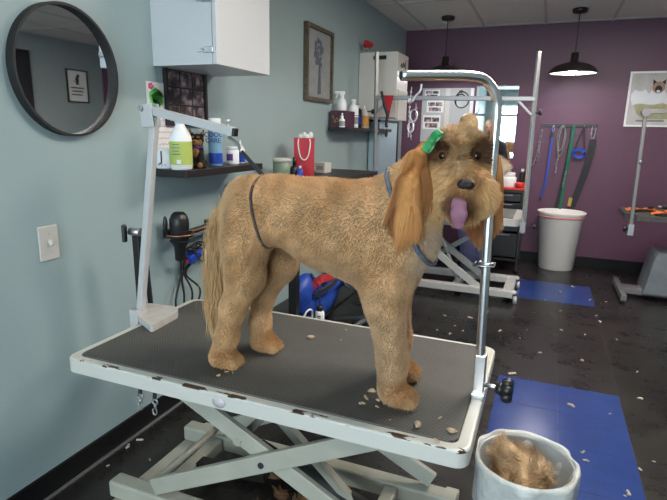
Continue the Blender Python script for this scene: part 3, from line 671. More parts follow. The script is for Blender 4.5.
for k in range(4):
    y0=1.93+.012*k; pts=[(WX+.05,y0+.10*(k%2),.74),(WX+.03,y0+.02,.66),(WX+.05,y0+.05*(k-1),.56),(WX+.04,y0-.05+.04*k,.44),(WX+.03,y0+.1*(k-2),.30),(WX+.03,y0,.12)]
    MB().rings(smooth_path(pts,6),.005,7).build('cable','rubber',t)
tag(MB().rings(smooth_path([(-1.20,2.52,.222),(-1.19,2.50,.28),(-1.17,2.53,.35),(-1.16,2.58,.34),(-1.17,2.59,.27),(-1.19,2.56,.222)],6,True),.006,8,closed=True).build('looped_cord','enamel'),'looped white cord on the low bench shelf behind the front table','cord')
# ------------------------------------------------------------ back wall
t=thing('wall_mirror','large frameless mirror on the purple wall behind the dog','mirror',(0,DY,0))
x0,x1,z0,z1=float(at(477,90,'y',DY)[0]),-.350,1.10,1.85
MB().b3(x0,x1,-.008,-.002,z0,z1).build('glass','mirror',t)
g=MB(); [g.box((x,-.010,z),(.03,.008,.015),bev=.001) for x in(x0+.15,x1-.15) for z in(z0+.004,z1-.004)]; g.build('mirror_clip','steel',t)
bx0=float(at(423,90,'y',DY)[0]); bx1=float(at(474.5,90,'y',DY)[0])
t=thing('notice_board','pale notice board with a black swirl logo on the purple wall left of the mirror','notice board',(bx0,DY,1.25))
bw_=bx1-bx0
MB().b3(0,bw_,-.010,-.001,0,.585).build('board',mat('pale_board',(.42,.44,.44),.5),t)
MB().b3(.26,.31,-.013,-.0101,.005,.58).build('cream_strip','offwhite',t); MB().b3(bw_-.035,bw_,-.013,-.0101,.005,.58).build('white_strip','enamel',t)
sc_=bw_-.125
MB().rings([(sc_+.075*math.cos(a)*(.45+.55*min(1,a/4)),-.014,.46+.085*math.sin(a)*(.45+.55*min(1,a/4))) for a in np.linspace(0,10.5,60)],.0055,6).rings(smooth_path([(sc_-.05,-.014,.50),(sc_-.03,-.014,.55),(sc_,-.014,.555),(sc_-.01,-.014,.53)],5),.005,6).build('swirl_logo','blackm',t)
def flyer(x,z,w,h,lab,seed):
    o=thing('flyer',lab,'flyer',(x,DY-.0115,z),0,None); MB().b3(-w/2,w/2,-.001,0,-h/2,h/2).build('sheet','paper',o)
    for i,(a,b) in enumerate(((-.22,.18),(.22,.18),(-.0,-.25))): MB().box((a*w,-.0018,b*h),(w*(.40 if i<2 else .7),.0008,h*.32)).build('printed_photo',photo_mat('flyer_photo_%d%d'%(seed,i),seed+i,1.6),o)
flyer(bx0+.11,1.775,.17,.09,'white flyer in the top left corner of the notice board',21)
flyer(bx0+.15,1.64,.19,.13,'colour flyer with photos in the middle of the notice board',25)
flyer(bx0+.12,1.47,.20,.15,'flyer of animal photos, lowest on the notice board',29)
# leash rack
t=thing('leash_rack','black wall rail with six hooks on the purple wall','hook rail',(0,DY,1.452))
MB().b3(-.098,.438,-.014,0,-.016,.016,bev=.002).build('rail','black',t)
HX=[-.08,.025,.115,.218,.315,.405]
for x in HX:
    MB().rings(smooth_path([(x,-.012,.0),(x,-.03,-.008),(x,-.045,-.02),(x,-.05,-.008)],5),.004,8).build('hook','steel',t)
YL=DY-.048
def leash(name,lab,cat='leash'): return thing(name,lab,cat,(0,0,0),0,'leashes hanging on the hook rail')
t=leash('chain_leash','silver chain leash on the leftmost hook of the rail','leash')
def chain(t,pts,r=.010,name='chain',m='steel',w=.0028,step=None):
    P=smooth_path(pts,10); g=MB(); acc=0; last=Vector(P[0]); k=0
    for p in P[1:]:
        p=Vector(p)
        if (p-last).length>=r*1.5:
            d=(p-last).normalized(); c=(p+last)/2; side=d.cross(Vector((0,1,0)) if k%2 else Vector((1,.2,0))).normalized()
            g.rings([c+d*math.cos(a)*r+side*math.sin(a)*r*.55 for a in np.linspace(0,2*PI,10,endpoint=False)],w,5,closed=True); last=p; k+=1
    return g.build(name,m,t)
chain(t,[(-.08,YL,1.44),(-.10,YL,1.3),(-.105,YL,1.18),(-.13,YL,1.06),(-.14,YL,1.03)]); chain(t,[(-.08,YL-.01,1.44),(-.085,YL-.012,1.3),(-.088,YL-.01,1.15),(-.10,YL-.01,1.08)])
t=leash('blue_leash','long bright blue nylon leash on the second hook from the left')
MB().ribbon(smooth_path([(.025,YL,1.44),(.02,YL-.005,1.2),(.01,YL-.006,.9),(-.02,YL,.70)],5),.020,(1,0,0)).build('webbing','bluep',t); MB().box((.022,YL-.006,1.36),(.028,.016,.05),bev=.003).build('buckle','black',t); MB().rings(smooth_path([(.025,YL,1.45),(.012,YL,1.42),(.025,YL,1.39),(.038,YL,1.42)],5,True),.003,6,closed=True).build('ring','steel',t); MB().box((-.024,YL,.69),(.02,.012,.04),bev=.003).build('clip','black',t)
t=leash('rope_leash','looped grey and green rope leash with a metal clasp on the third hook')
MB().rings(smooth_path([(.115,YL,1.45),(.075,YL,1.36),(.085,YL-.01,1.22),(.11,YL-.01,1.14),(.14,YL-.01,1.22),(.15,YL,1.36)],7,True),.006,7,closed=True).build('rope','tubgreen',t); MB().rings(smooth_path([(.12,YL-.012,1.45),(.09,YL-.012,1.34),(.10,YL-.02,1.2),(.13,YL-.02,1.24),(.138,YL-.012,1.38)],7,True),.004,7,closed=True).build('inner_rope','ppr',t); chain(t,[(.11,YL-.02,1.15),(.09,YL-.02,1.07),(.095,YL-.02,1.0),(.085,YL-.02,.96)],.012)
t=leash('green_leash','long green leash with a black handle on the fourth hook')
MB().ribbon(smooth_path([(.218,YL-.01,1.45),(.205,YL-.014,1.2),(.19,YL-.014,.9),(.175,YL-.012,.58)],5),.028,(1,0,0)).build('webbing','leashgreen',t); MB().ribbon(smooth_path([(.210,YL+.004,1.44),(.195,YL+.004,1.1),(.165,YL+.004,.8),(.135,YL+.004,.60)],5),.040,(1,0,0)).build('black_webbing','strap',t); chain(t,[(.195,YL-.022,1.0),(.18,YL-.022,.88),(.175,YL-.022,.80)],.010)
t=leash('blue_harness','small navy harness dangling from the fifth hook','harness')
g=MB(); g.ribbon(smooth_path([(.315,YL,1.44),(.27,YL,1.3),(.245,YL-.01,1.20)],5),.018,(1,0,0)).ribbon(smooth_path([(.315,YL,1.44),(.33,YL,1.3),(.35,YL-.01,1.16)],5),.014,(1,0,0)); g.build('thin_strap','strap',t)
g=MB(); g.ribbon(smooth_path([(.24,YL-.01,1.20),(.28,YL-.03,1.22),(.34,YL-.02,1.20),(.33,YL-.03,1.15),(.28,YL-.03,1.14),(.24,YL-.02,1.17)],6,True),.03,(0,0,1),.006); g.build('navy_strap','bluep',t)
t=leash('wide_leash','wide black leash with a chain loop and tan tip on the rightmost hook')
MB().ribbon(smooth_path([(.405,YL,1.32),(.405,YL-.004,1.22),(.375,YL-.006,1.0),(.33,YL-.006,.8),(.29,YL-.004,.635)],6),.065,(1,0,0),.004).build('webbing','strap',t); chain(t,[(.39,YL,1.45),(.385,YL,1.38),(.395,YL,1.31)],.011); chain(t,[(.415,YL,1.45),(.42,YL,1.38),(.405,YL,1.31)],.011,'chain'); MB().ribbon([(.268,YL-.012,.72),(.262,YL-.012,.67),(.258,YL-.012,.63)],.035,(1,0,0)).build('tan_tip','gold',t)
# poster
t=thing('bathtub_poster','white framed picture of a small dog with pointed ears in a foam-filled bathtub','poster',(.665,DY,1.45),0)
pw,ph=.80,.52
g=MB(); g.b3(0,pw,-.022,0,0,.018).b3(0,pw,-.022,0,ph-.018,ph).b3(0,.018,-.022,0,.018,ph-.018).b3(pw-.018,pw,-.022,0,.018,ph-.018); g.build('frame','enamel',t)
MB().b3(.018,pw-.018,-.010,0,.018,ph-.018).build('print',mat('poster_grey_wash',(.50,.48,.47),.6,var=.15,scale=9),t)
M['tubpaint']=mat('olive_paint',(.36,.34,.20),.7,var=.2,scale=12); M['foam']=mat('foam_white_paint',(.70,.72,.76),.8,var=.05,scale=20)
tubp=[(.05,.24),(.10,.12),(.16,.075),(.64,.075),(.70,.12),(.76,.24)]
MB().prism(tubp,(0,-.002,0),(0,-.010,0),(1,0,0),(0,0,1)).build('painted_tub','tubpaint',t)
fo=[(.03,.26)]; 
for k in range(26):
    x=.03+.74*k/25; fo.append((x,.29+.045*abs(math.sin(k*1.25))+.05*math.exp(-((x-.3)/.2)**2)*0+.02))
fo.append((.77,.25)); 
for k in range(12): fo.append((.75-.70*k/11,.235-.03*abs(math.sin(k*1.3))))
MB().prism(fo,(0,-.003,0),(0,-.012,0),(1,0,0),(0,0,1)).build('painted_foam','foam',t)
M['fawn']=mat('fawn_paint',(.40,.22,.15),.7,var=.15,scale=30)
hd=[(.05*math.cos(a)*1.05+.255,.055*math.sin(a)+.37) for a in np.linspace(0,2*PI,24,endpoint=False)]
MB().prism(hd,(0,-.002,0),(0,-.016,0),(1,0,0),(0,0,1)).build('painted_head','fawn',t)
g=MB(); g.prism([(.205,.39),(.200,.445),(.235,.42)],(0,-.002,0),(0,-.015,0),(1,0,0),(0,0,1)).prism([(.275,.42),(.310,.445),(.305,.39)],(0,-.002,0),(0,-.015,0),(1,0,0),(0,0,1)); g.prism([(.255+.030*math.cos(a),.355+.032*math.sin(a)) for a in np.linspace(0,2*PI,18,endpoint=False)],(0,-.002,0),(0,-.018,0),(1,0,0),(0,0,1)); g.build('painted_muzzle_and_ears','strap',t)
g=MB(); g.prism([(.255+.016*math.cos(a),.335+.012*math.sin(a)) for a in np.linspace(0,2*PI,14,endpoint=False)],(0,-.001,0),(0,-.0205,0),(1,0,0),(0,0,1)); g.build('painted_chin','foam',t)
g=MB(); g.b3(.10,.34,-.0125,-.010,.05,.066); g.build('painted_caption','grey',t)
# trash can
t=thing('trash_can','tall white plastic trash can with an oval rim under the leash rack','trash can',(.19,5.765,0)); t.scale=(.94,.94,.97)
MB().lathe([(0,0),(.172,0),(.180,.006),(.232,.575),(.238,.58),(.246,.60),(.250,.612),(.240,.618),(.232,.606),(.176,.02),(0,.02)],seg=40,sy=.88).build('bucket','canwhite',t)
MB().lathe([(.2325,.555),(.244,.560),(.2365,.572),(.2325,.572)],seg=40,sy=.88).build('red_bag_edge',mat('pink_bag_edge',(.65,.22,.22),.5),t)
# rolling cart with drawers
t=thing('rolling_cart','black plastic drawer cart with a red top tray behind the back grooming table','drawer cart',(-.36,5.35,0))
g=MB(); g.b3(-.20,.19,-.02,.38,.12,.145).b3(-.20,.19,-.02,.38,.80,.825)
for x in(-.19,.18):
    for y in(-.01,.37): g.b3(x-.012,x+.012,y-.012,y+.012,.06,.80)
g.build('cart_frame','black',t)
for k,(z0,z1) in enumerate(((.62,.70),(.715,.79),(.42,.60),(.16,.40))):
    d=MB().b3(-.175,.165,-.03,.36,z0,z1,bev=.006).build('drawer','black',t); MB().b3(-.10,.09,-.045,-.03,z1-.022,z1-.010,bev=.003).build('drawer_handle','grey',d)
MB().b3(-.21,.20,-.03,.39,.826,.846,bev=.004).build('tray_top','redpl',t)
for x in(-.19,.18): MB().cyl((x-.012,0,.03),(x+.012,0,.03),.03,seg=16).b3(x-.006,x+.006,-.006,.006,.03,.07).build('caster','rubber',t)
ZT=.847
b=bottle('white_jar',[(0,0),(.075,0),(.080,.006),(.080,.09),(.07,.10),(0,.10)],'enamel',(-.34,5.43,ZT),'wide white jar on the red tray of the cart','jar'); MB().lathe([(0,.10),(.066,.10),(.066,.135),(.06,.14),(0,.14)]).build('lid','enamel',b)
b=bottle('green_bottle',[(0,0),(.03,0),(.032,.004),(.032,.12),(.015,.14),(0,.14)],'tubgreen',(-.48,5.55,ZT),'green bottle at the left end of the red tray','bottle'); MB().cyl((0,0,.138),(0,0,.165),.016,seg=12).build('cap','tubgreen',b)
b=bottle('black_clipper',[(0,0),(.025,0),(.027,.004),(.027,.13),(.02,.15),(0,.15)],'black',(-.215,5.52,ZT),'black clipper standing upright at the right end of the red tray','clipper'); MB().box((0,-.0,.16),(.03,.018,.03),bev=.003).build('blade','steel',b)
t=thing('red_dish','small red plastic dish on the cart tray','dish',(-.22,5.38,ZT)); MB().lathe([(0,0),(.035,0),(.045,.05),(.042,.05),(.033,.005),(0,.005)]).build('bowl','redpl',t); MB().lathe([(0,.03),(.038,.03),(0,.034)]).build('contents','paper',t)
# ------------------------------------------------------------ back grooming table
t=thing('grooming_table','white grooming table with a grey mat at the back of the room','grooming table',(-.75,4.57,0))
P=rrect(-.60,.60,-.31,.31,.05)
g=MB(); g.prism(P,(0,0,.055),(0,0,.645)); g.build('tabletop_frame','wmetal',t)
g=MB(); g.prism(rrect(-.565,.545,-.275,.275,.03),(0,0,.006),(0,0,.700)); g.build('rubber_mat','greymat',t)
MB().b3(-.50,.48,-.22,.22,.60,.645).build('underframe','pale',t)  # pale blue paints the shade on the white table's side
for y in(-.27,.20):
    g=MB(); g.b3(-.42,.60,y,y+.07,.045,.105,bev=.006); g.build('base_rail','wmetal',t)
for xa,xb in((-.42,-.34),(.52,.60),(.10,.16)): MB().b3(xa,xb,-.20,.20,.047,.098).build('base_crossbar','wmetal',t)
for x,y in((.6,-.24),(.6,.24),(-.40,-.24),(-.40,.24)): MB().cyl((x+(.02 if x>0 else -.02),y,0),(x+(.02 if x>0 else -.02),y,.06),.018,.014,seg=12).ell((x,y,.09),(.03,.03,.02)).build('foot','wmetal',t)
for y in(-.21,.17): 
    MB().beam((.33,y,.085),(-.42,y,.62),.035,.055).build('scissor_arm','wmetal',t); (MB().beam((-.33,y+.045,.085),(.42,y+.045,.62),.025,.045).build('scissor_arm','wmetal',t) if y>0 else 0)
MB().cyl((.12,-.10,.12),(.03,-.10,.33),.016).cyl((.03,-.10,.33),(-.02,-.10,.46),.009).build('gas_spring','wmetal',t)
t=thing('overhead_leash_frame','silver H-shaped overhead grooming arm clamped on the back table','grooming arm',(0,0,0))
YA=4.225
MB().beam((-1.335,YA+.02,.655),(-1.355,YA,1.975),.027,.027,bev=.003).build('post','alu',t)
MB().beam((-.118,YA+.01,.60),(-.134,YA,1.935),.027,.027,bev=.003).build('post','chrome',t)
MB().beam((-1.345,YA,1.620),(-.128,YA,1.607),.028,.033,bev=.004).build('crossbar','alu',t)
MB().beam((-.14,YA,1.49),(-.252,YA,1.60),.017,.017).build('brace','alu',t); MB().beam((-1.34,YA,1.51),(-1.225,YA,1.61),.017,.017).build('brace','alu',t)
for x,z in((-.095,1.51),(-1.385,1.51),(-.05,.66)): MB().cyl((x-.035,YA,z),(x,YA,z),.006,seg=8).rings([(x,YA,z),(x+.012,YA,z),(x+.022,YA,z)],[.016,.022,.015],8).build('clamp_knob','black',t)
MB().b3(-1.365,-1.305,YA-.005,YA+.045,.60,.70).build('clamp','steel',t); MB().b3(-.143,-.105,YA-.012,YA+.045,.61,.695).build('clamp','alu',t)
b=thing('bandana','red printed bandana tied to the overhead arm','bandana',(-1.255,YA-.03,1.635))
MB().prism([(-.03,0),(.068,0),(.045,-.10),(.032,-.19),(.0,-.09)],(0,-.006,0),(0,-.01,0),(1,0,0),(0,0,1)).build('cloth','redcloth',b)
MB().rings(smooth_path([(-.035,-.02,.03),(-.015,-.03,-.03),(.0,-.03,-.09),(.025,-.03,-.15),(.02,-.03,-.22),(.025,-.03,-.25)],6),[.011,.013,.010,.012,.014,.011]*5+[.01],7).build('dark_cord','strap',b)
b=thing('metal_tag','small dark oval tag hanging below the bandana','tag',(-1.235,YA-.05,1.335)); MB().ell((0,0,0),(.013,.006,.030)).build('tag_plate','strap',b); MB().cyl((0,0,.02),(0,0,.055),.002,seg=6).build('tag_string','strap',b)
b=thing('grooming_loops','bundle of chrome chain loops and clips hanging from the overhead arm','grooming loops',(-1.03,YA-.04,1.61))
g=MB(); g.rings(smooth_path([(.06,0,.11),(.055,0,.06),(.02,0,.02),(.0,-.01,-.02),(-.035,0,-.03),(-.03,0,0)],6),.009,8); g.build('hook','chrome',b)
chain(b,[(-.01,-.02,.09),(-.02,-.02,-.05),(-.015,-.02,-.2),(-.02,-.02,-.31)],.010,'chain','chrome',.0032); chain(b,[(.03,-.02,-.04),(.035,-.02,-.15),(.0,-.02,-.26),(.01,-.02,-.33)],.011,'chain','steel',.0032)
MB().rings([(.02+.028*math.cos(a),-.03,-.13+.045*math.sin(a)) for a in np.linspace(0,2*PI,20,endpoint=False)],.005,8,closed=True).build('ring','chrome',b); MB().rings([(.0+.024*math.cos(a),-.03,-.22+.040*math.sin(a)) for a in np.linspace(0,2*PI,20,endpoint=False)],.005,8,closed=True).build('ring','chrome',b)
# ------------------------------------------------------------ right work station
t=thing('work_table','dark grey grooming table by the purple wall at the right edge','grooming table',(.64,4.78,0))
g=MB(); g.prism([(.0,.12),(.08,.0),(1.2,.0),(1.2,.56),(.03,.56),(0,.5)],(0,0,.042),(0,0,.690)); g.build('tabletop','darktop',t)
g=MB(); g.prism([(.48,.10),(.9,.10),(.9,.46),(.48,.46)],(0,0,.03),(0,0,.66)); g.build('top_bracket','grey',t)
g=MB(); g.prism([(.225,.06),(.275,.38),(.30,.415),(.80,.415),(.80,.06)],(0,.34,0),(0,.12,0),(1,0,0),(0,0,1)); g.build('hydraulic_housing','grey',t)
g=MB(); g.b3(.52,.72,.2,.36,.40,.66); g.build('lift_column','grey',t)
g=MB(); g.b3(.04,.085,-.06,.56,.02,.075,bev=.004); g.build('foot_bar','dullgrey',t); g=MB(); g.b3(.08,.60,.17,.33,.03,.075,bev=.004); g.build('base_rail','dullgrey',t)
for x,y in((.062,-.05),(.062,.54)): MB().cyl((x,y,0),(x,y,.03),.014,seg=10).build('foot','rubber',t)
MB().b3(1.0,1.05,-.06,.56,0,.075).build('foot_bar','dullgrey',t); MB().b3(.60,1.02,.17,.33,.03,.075).build('base_rail','dullgrey',t)
t=thing('leash_post','dull grey grooming arm clamped to the right work table','grooming arm',(.685,4.80,0))
g=MB(); g.beam((0,0,.64),(-.012,0,1.535),.032,.026,bev=.003); g.build('post','dullgrey',t); MB().beam((-.03,-.005,1.545),(.9,-.005,1.555),.03,.032).build('arm','dullgrey',t)
g=MB(); g.cyl((-.01,-.03,1.54),(-.01,.03,1.54),.034,seg=16); g.build('pivot','dullgrey',t); MB().b3(-.02,.02,-.05,.0,.57,.66).build('clamp','steel',t)
MB().rings([(-.02,-.03,.62),(-.04,-.03,.62),(-.055,-.03,.62)],[.008,.028,.022],8).build('clamp_knob','black',t); MB().ell((.0,-.02,1.16),(.012,.012,.018)).build('lock_button','steel',t)
zt=.733
for i,(x,y,l,a,lab) in enumerate(((.79,5.08,.24,.15,'orange and black strap lying nearest the table arm on the right table'),(.93,4.88,.20,-.3,'orange strap with a black buckle in the middle of the right table'),(1.06,5.12,.18,.4,'orange webbing strap at the back of the right table'))):
    s=thing('orange_strap',lab,'strap',(x,y,zt),a); 
    g=MB(); g.ribbon(smooth_path([(-l/2,0,.006),(-l/4,.01,.022),(0,-.005,.012),(l/4,.01,.026),(l/2,0,.008)],6),.05,(0,1,.2),.006); g.build('webbing','orange2',s)
    g=MB(); g.ribbon(smooth_path([(-l/3,-.05,.004),(0,-.05,.02),(l/3,-.04,.006)],6),.03,(0,1,.2),.006); g.box((l/4,0,.038),(.045,.05,.02),bev=.005); g.build('buckle','black',s)
t=thing('black_clipper','black electric clipper lying on the straps at the right edge','clipper',(.985,4.97,zt+.045)); MB().box((0,0,.018),(.16,.045,.036),bev=.012).build('clipper_body','black',t); MB().box((-.088,0,.018),(.025,.04,.012),bev=.002).build('blade','steel',t)
# ------------------------------------------------------------ front grooming table
TX0,TX1,TY0,TY1,TZ=-1.307,-.094,1.063,1.705,.655
tcx,tcy=(TX0+TX1)/2,(TY0+TY1)/2
t=thing('grooming_table','large white grooming table with a black ribbed mat that the dog stands on','grooming table',(tcx,tcy,0))
hx,hy=(TX1-TX0)/2,(TY1-TY0)/2
outer=rrect(-hx,hx,-hy,hy,.035,8); inner=rrect(-hx+.028,hx-.028,-hy+.026,hy-.022,.025,8)
bm_=bmesh.new()
def ringv(P,z): return [bm_.verts.new((x,y,z)) for x,y in P]
def inset(P,d):
    return [(x-math.copysign(min(d,abs(x)),x),y-math.copysign(min(d,abs(y)),y)) for x,y in P]
R1=ringv(inset(outer,.006),TZ-.048); R2=ringv(outer,TZ-.044); R3=ringv(outer,TZ-.005); R3b=ringv(inset(outer,.0025),TZ-.0012); R4=ringv(inset(outer,.006),TZ); R5=ringv(inner,TZ); R6=ringv(inner,TZ-.008); R7=ringv(inner,TZ-.048)
for A,Bq in((R1,R2),(R2,R3),(R3,R3b),(R3b,R4),(R4,R5),(R5,R6),(R6,R7)):
    n=len(A)
    for k in range(n): bm_.faces.new((A[k],A[(k+1)%n],Bq[(k+1)%n],Bq[k]))
n=len(R1)
for k in range(n): bm_.faces.new((R1[k],R7[k],R7[(k+1)%n],R1[(k+1)%n]))
mm=MB(); mm.bm.free(); mm.bm=bm_; fr_=mm.build('tabletop_frame','chip',t)
g=MB(); g.prism(inset(inner,-.0),(0,0,.014),(0,0,TZ-.020)); g.build('deck','cream',t)
g=MB(); g.prism(rrect(-hx+.031,hx-.031,-hy+.029,hy-.025,.025,8),(0,0,.009),(0,0,TZ-.006)); g.build('rubber_mat','mat',t)
_b=MB().lathe([(0,0),(.016,0),(.016,.001),(0,.001)],sx=1.3).build('maker_badge',mat('badge_pink',(.56,.50,.51),.4),t); bd=_b; bd.rotation_euler=(PI/2,0,0); bd.location=(float(at(219,403,'y',TY0)[0])-tcx,-hy-.0006,TZ-.024)
# underframe
g=MB()
for y in(-.14,.27): g.b3(-.50,.42,y-.018,y+.018,TZ-.085,TZ-.048)
g.build('underframe','cream',t)
base=[]
for x in(-.575,.50): MB().b3(x-.025,x+.025,-.235,.36,.005,.062,bev=.006).build('foot_bar','cream',t)
for y,x0 in((-.155,-.62),(.235,-.60)): MB().b3(x0,.53,y-.030,y+.030,.063,.125,bev=.008).build('base_rail','cream',t)
for xa in(-.45,.28): MB().b3(xa,xa+.05,-.12,.20,.07,.12,bev=.006).build('base_crossbar','cream',t)
for y,s in((-.155,1),(.235,1)):
    a=MB().beam((-.43,y-.012*s,.15),(.41,y-.012*s,.565),.020,.058,bev=.003).build('scissor_arm','cream',t)
    MB().cyl((-.005,y-.026,.358),(-.005,y-.018,.358),.010,seg=14).build('pivot_bolt','strap',a)
    MB().beam((-.40,y+.014*s,.565),(.44,y+.014*s,.15),.020,.058,bev=.003).build('scissor_arm','cream',t)
MB().cyl((-.44,-.16,.15),(-.44,.24,.15),.012).build('cross_rod','cream',t); MB().cyl((-.10,-.16,.40),(-.10,.24,.40),.013).build('cross_rod','cream',t)
MB().beam((.22,.05,.13),(-.06,.05,.38),.03,.03).build('link_bar','cream',t)
MB().cyl((.30,.06,.10),(.02,.06,.20),.028).cyl((.02,.06,.20),(-.14,.06,.26),.012).build('hydraulic_cylinder','blackm',t)
MB().beam((.45,-.06,.125),(.45,-.06,.205),.03,.03).build('stop_post','cream',t)
MB().beam((-.46,.05,.10),(-.12,.06,.13),.05,.03).build('threaded_spindle','bronze',t)
# far left white arm
t=thing('leash_post','white folding grooming arm clamped to the left end of the front table','grooming arm',(0,0,0))
p0=np.array(at(141,309,'y',1.41)); p1=at(155,116,'y',1.40); p1=np.array(p1)
g=MB(); g.beam(p0,p1,.026,.024,(1,0,0),bev=.004); g.build('post','wmetal',t)
a0=np.array(at(149,110,'y',1.395)); a1=np.array(at(234,132,'y',1.35))
g=MB(); g.beam(a0,a1,.024,.026,(0,0,1),bev=.003); g.build('arm','wmetal',t); d=(a1-a0)/np.linalg.norm(a1-a0)
MB().beam(a1,a1+d*.008,.022,.024).build('end_cap','black',t)
g=MB(); g.beam(a0+(0,-.018,.018),a0+(.008,-.018,-.055),.004,.05,bev=.002).beam(a0+(0,.018,.018),a0+(.008,.018,-.055),.004,.05,bev=.002); g.build('hinge_bracket','wmetal',t); MB().cyl(a0+(-.014,-.026,.004),a0+(-.014,.026,.004),.010,seg=14).build('hinge_bolt','steel',t)
tri=[(-.062,-.045),(.055,.010),(.062,.045),(.020,.078),(-.050,.062),(-.070,.0)]
c=np.array((-1.283,1.402)); 
tr=[tuple(at(x_,y_,'z',.683)[:2]) for x_,y_ in((134,312),(150,325),(153,325),(177,312),(178,309),(174,306),(150,303),(140,304))]
g=MB(); g.prism(tr,(0,0,.024),(0,0,.6585)); g.build('base_plate',mat('scuffed_white_enamel',(.50,.49,.47),.4,col2=(.45,.40,.36),scale=25,var=.02),t)
g=MB(); g.b3(-1.345,-1.309,1.38,1.43,.56,.70,).b3(-1.345,-1.27,1.38,1.43,.56,.585); g.build('clamp','wmetal',t)
# spare black arm strapped between table and wall
t=thing('folded_leash_post','black folded grooming arm with a T-shaped knob standing between the front table and the wall','grooming arm',(0,0,0))
g=MB(); g.beam((-1.395,1.50,.57),(-1.40,1.50,.965),.022,.030,(1,0,0),bev=.003); g.build('post','black',t)
g=MB(); g.beam((-1.37,1.525,.59),(-1.382,1.515,.93),.010,.020,(1,0,0)); g.build('folded_arm','black',t)
MB().cyl((-1.415,1.485,.965),(-1.365,1.485,.965),.015,seg=16).build('hinge','steel',t)
MB().box((-1.43,1.47,.958),(.016,.020,.068),bev=.007).build('knob','black',t)
MB().b3(-1.40,-1.309,1.485,1.515,.575,.60,bev=.002).build('clamp','black',t)
# two leash snaps hanging under the table
for (x,y,z),lab in((tuple(at(139,374,'y',1.33)),'dark strap with a metal snap hook hanging under the left end of the front table'),(tuple(at(153.5,379,'y',1.33)),'thin strap and snap hook hanging beside the first under the table')):
    s=thing('hanging_snap',lab,'snap hook',(x,y,z),0,'snap hooks hanging under the front table')
    MB().ribbon(smooth_path([(0,0,0),(.003,0,-.04),(-.001,0,-.08)],5),.016,(1,0,0),.003).build('strap','strap',s)
    g=MB(); g.rings([(.012*math.cos(a),0,-.088+.010*math.sin(a)) for a in np.linspace(0,2*PI,14,endpoint=False)],.003,6,closed=True); g.cyl((0,0,-.096),(0,0,-.115),.005,seg=10).rings([(.009*math.sin(a)-.003,0,-.126+.014*math.cos(a)) for a in np.linspace(0,5.2,14)],.003,6); g.build('snap','steel',s)
# chrome overhead arm, right end
t=thing('chrome_leash_post','polished chrome grooming arm rising from the right end of the front table and bending left','grooming arm',(0,0,0))
top=smooth_path([(-.1095,1.345,.658)]+[tuple(at(*p)) for p in((486,263,'y',1.345),(492,168,'y',1.345),(497,112,'y',1.335))]+[tuple(at(495,94,'y',1.325)),tuple(at(485,80,'y',1.31)),tuple(at(470,76,'y',1.285)),tuple(at(440,75.5,'y',1.245)),tuple(at(401,75.5,'y',1.19))],8)
MB().rings(top,.0118,20).build('tube','chrome',t)
e=np.array(top[-1]); e0=np.array(top[-2]); d=(e-e0)/np.linalg.norm(e-e0); MB().cyl(e-d*.004,e+d*.001,.0096,seg=20).build('tube_mouth','blackm',t)
g=MB(); g.beam((-.1095,1.347,.6555),(-.110,1.347,.775),.030,.030,bev=.003); g.build('sleeve','chrome',t)
MB().b3(-.126,-.092,1.322,1.372,.6555,.668,bev=.002).build('clamp','chrome',t)
MB().cyl((-.094,1.34,.692),(-.055,1.335,.692),.006,seg=12).build('clamp_screw','steel',t)
g=MB(); g.cyl((-.064,1.335,.692),(-.046,1.333,.692),.014,.020,seg=20)
for k in range(7):
    a=2*PI*k/7; g.ell((-.036,1.331+.022*math.cos(a),.692+.022*math.sin(a)),(.015,.012,.012),seg=12)
g.cyl((-.048,1.332,.692),(-.022,1.331,.692),.024,seg=20); g.build('star_knob','black',t)
c=np.array(at(486,263,'y',1.345))
g=MB(); g.rings([tuple(c+np.array((.017*math.cos(a),.017*math.sin(a),0))) for a in np.linspace(0,2*PI,18,endpoint=False)],.003,6,closed=True); g.rings([tuple(c+v) for v in((-.022,-.015,.006),(-.030,-.022,-.004),(.0,-.026,-.003),(.022,-.02,-.003),(.024,-.018,.008))],.0024,6); g.build('spring_clip','steel',t)
# bin of hair
t=thing('hair_bin','waste bin with a clear plastic liner full of clipped dog hair at the table corner','waste bin',(.035,1.66,0))
BZ=.30
g=MB(); g.lathe([(0,0),(.115,0),(.118,.004),(.150,BZ-.02),(.154,BZ-.01),(.150,BZ),(.146,BZ-.01),(.113,.008),(0,.008)],seg=40); g.build('bin_body',mat('smoky_bin_plastic',(.30,.32,.32),.3),t)
HR=random.Random(11); HARM=[(HR.uniform(.2,.6),HR.choice((2,3,4,5,7,9,12)),HR.uniform(0,6.28),HR.uniform(-1.6,1.6)) for _ in range(12)]
# liner: a crumpled skirt over the rim
bm=bmesh.new(); nn=144; R=[]
lp=[(.156,BZ-.17,.05),(.160,BZ-.08,.04),(.159,BZ-.01,.02),(.155,BZ+.008,.015),(.146,BZ+.002,.02),(.140,BZ-.05,.035),(.132,BZ-.12,.03)]
for j,(r,z,w_) in enumerate(lp):
    row=[]
    for k in range(nn):
        a=2*PI*k/nn; ww=w_*(sum(am_*math.sin(fr2*a+ph_+j*dj_) for am_,fr2,ph_,dj_ in HARM)+1.2*math.exp(-((a-.6)/.10)**2)*(2<=j<=4))*.19
        rr=r*1.02+ww*.9+.003; row.append(bm.verts.new((rr*math.cos(a),rr*math.sin(a),z+(ww*.5 if j in(3,4) else (-.03*abs(math.sin(3*a+1)) if j==0 else 0)))))
    R.append(row)
for A,Bq in zip(R,R[1:]):
    for k in range(nn): bm.faces.new((A[k],A[(k+1)%nn],Bq[(k+1)%nn],Bq[k])).smooth=True
m=MB(); m.bm.free(); m.bm=bm; m.build('bin_liner','liner',t)
pile=tag(bpy.data.objects.new('clipped_hair',None),'heap of clipped tan dog hair inside the lined bin','dog hair',kind='stuff'); bpy.data.objects.remove(pile)
B=Body(.03)
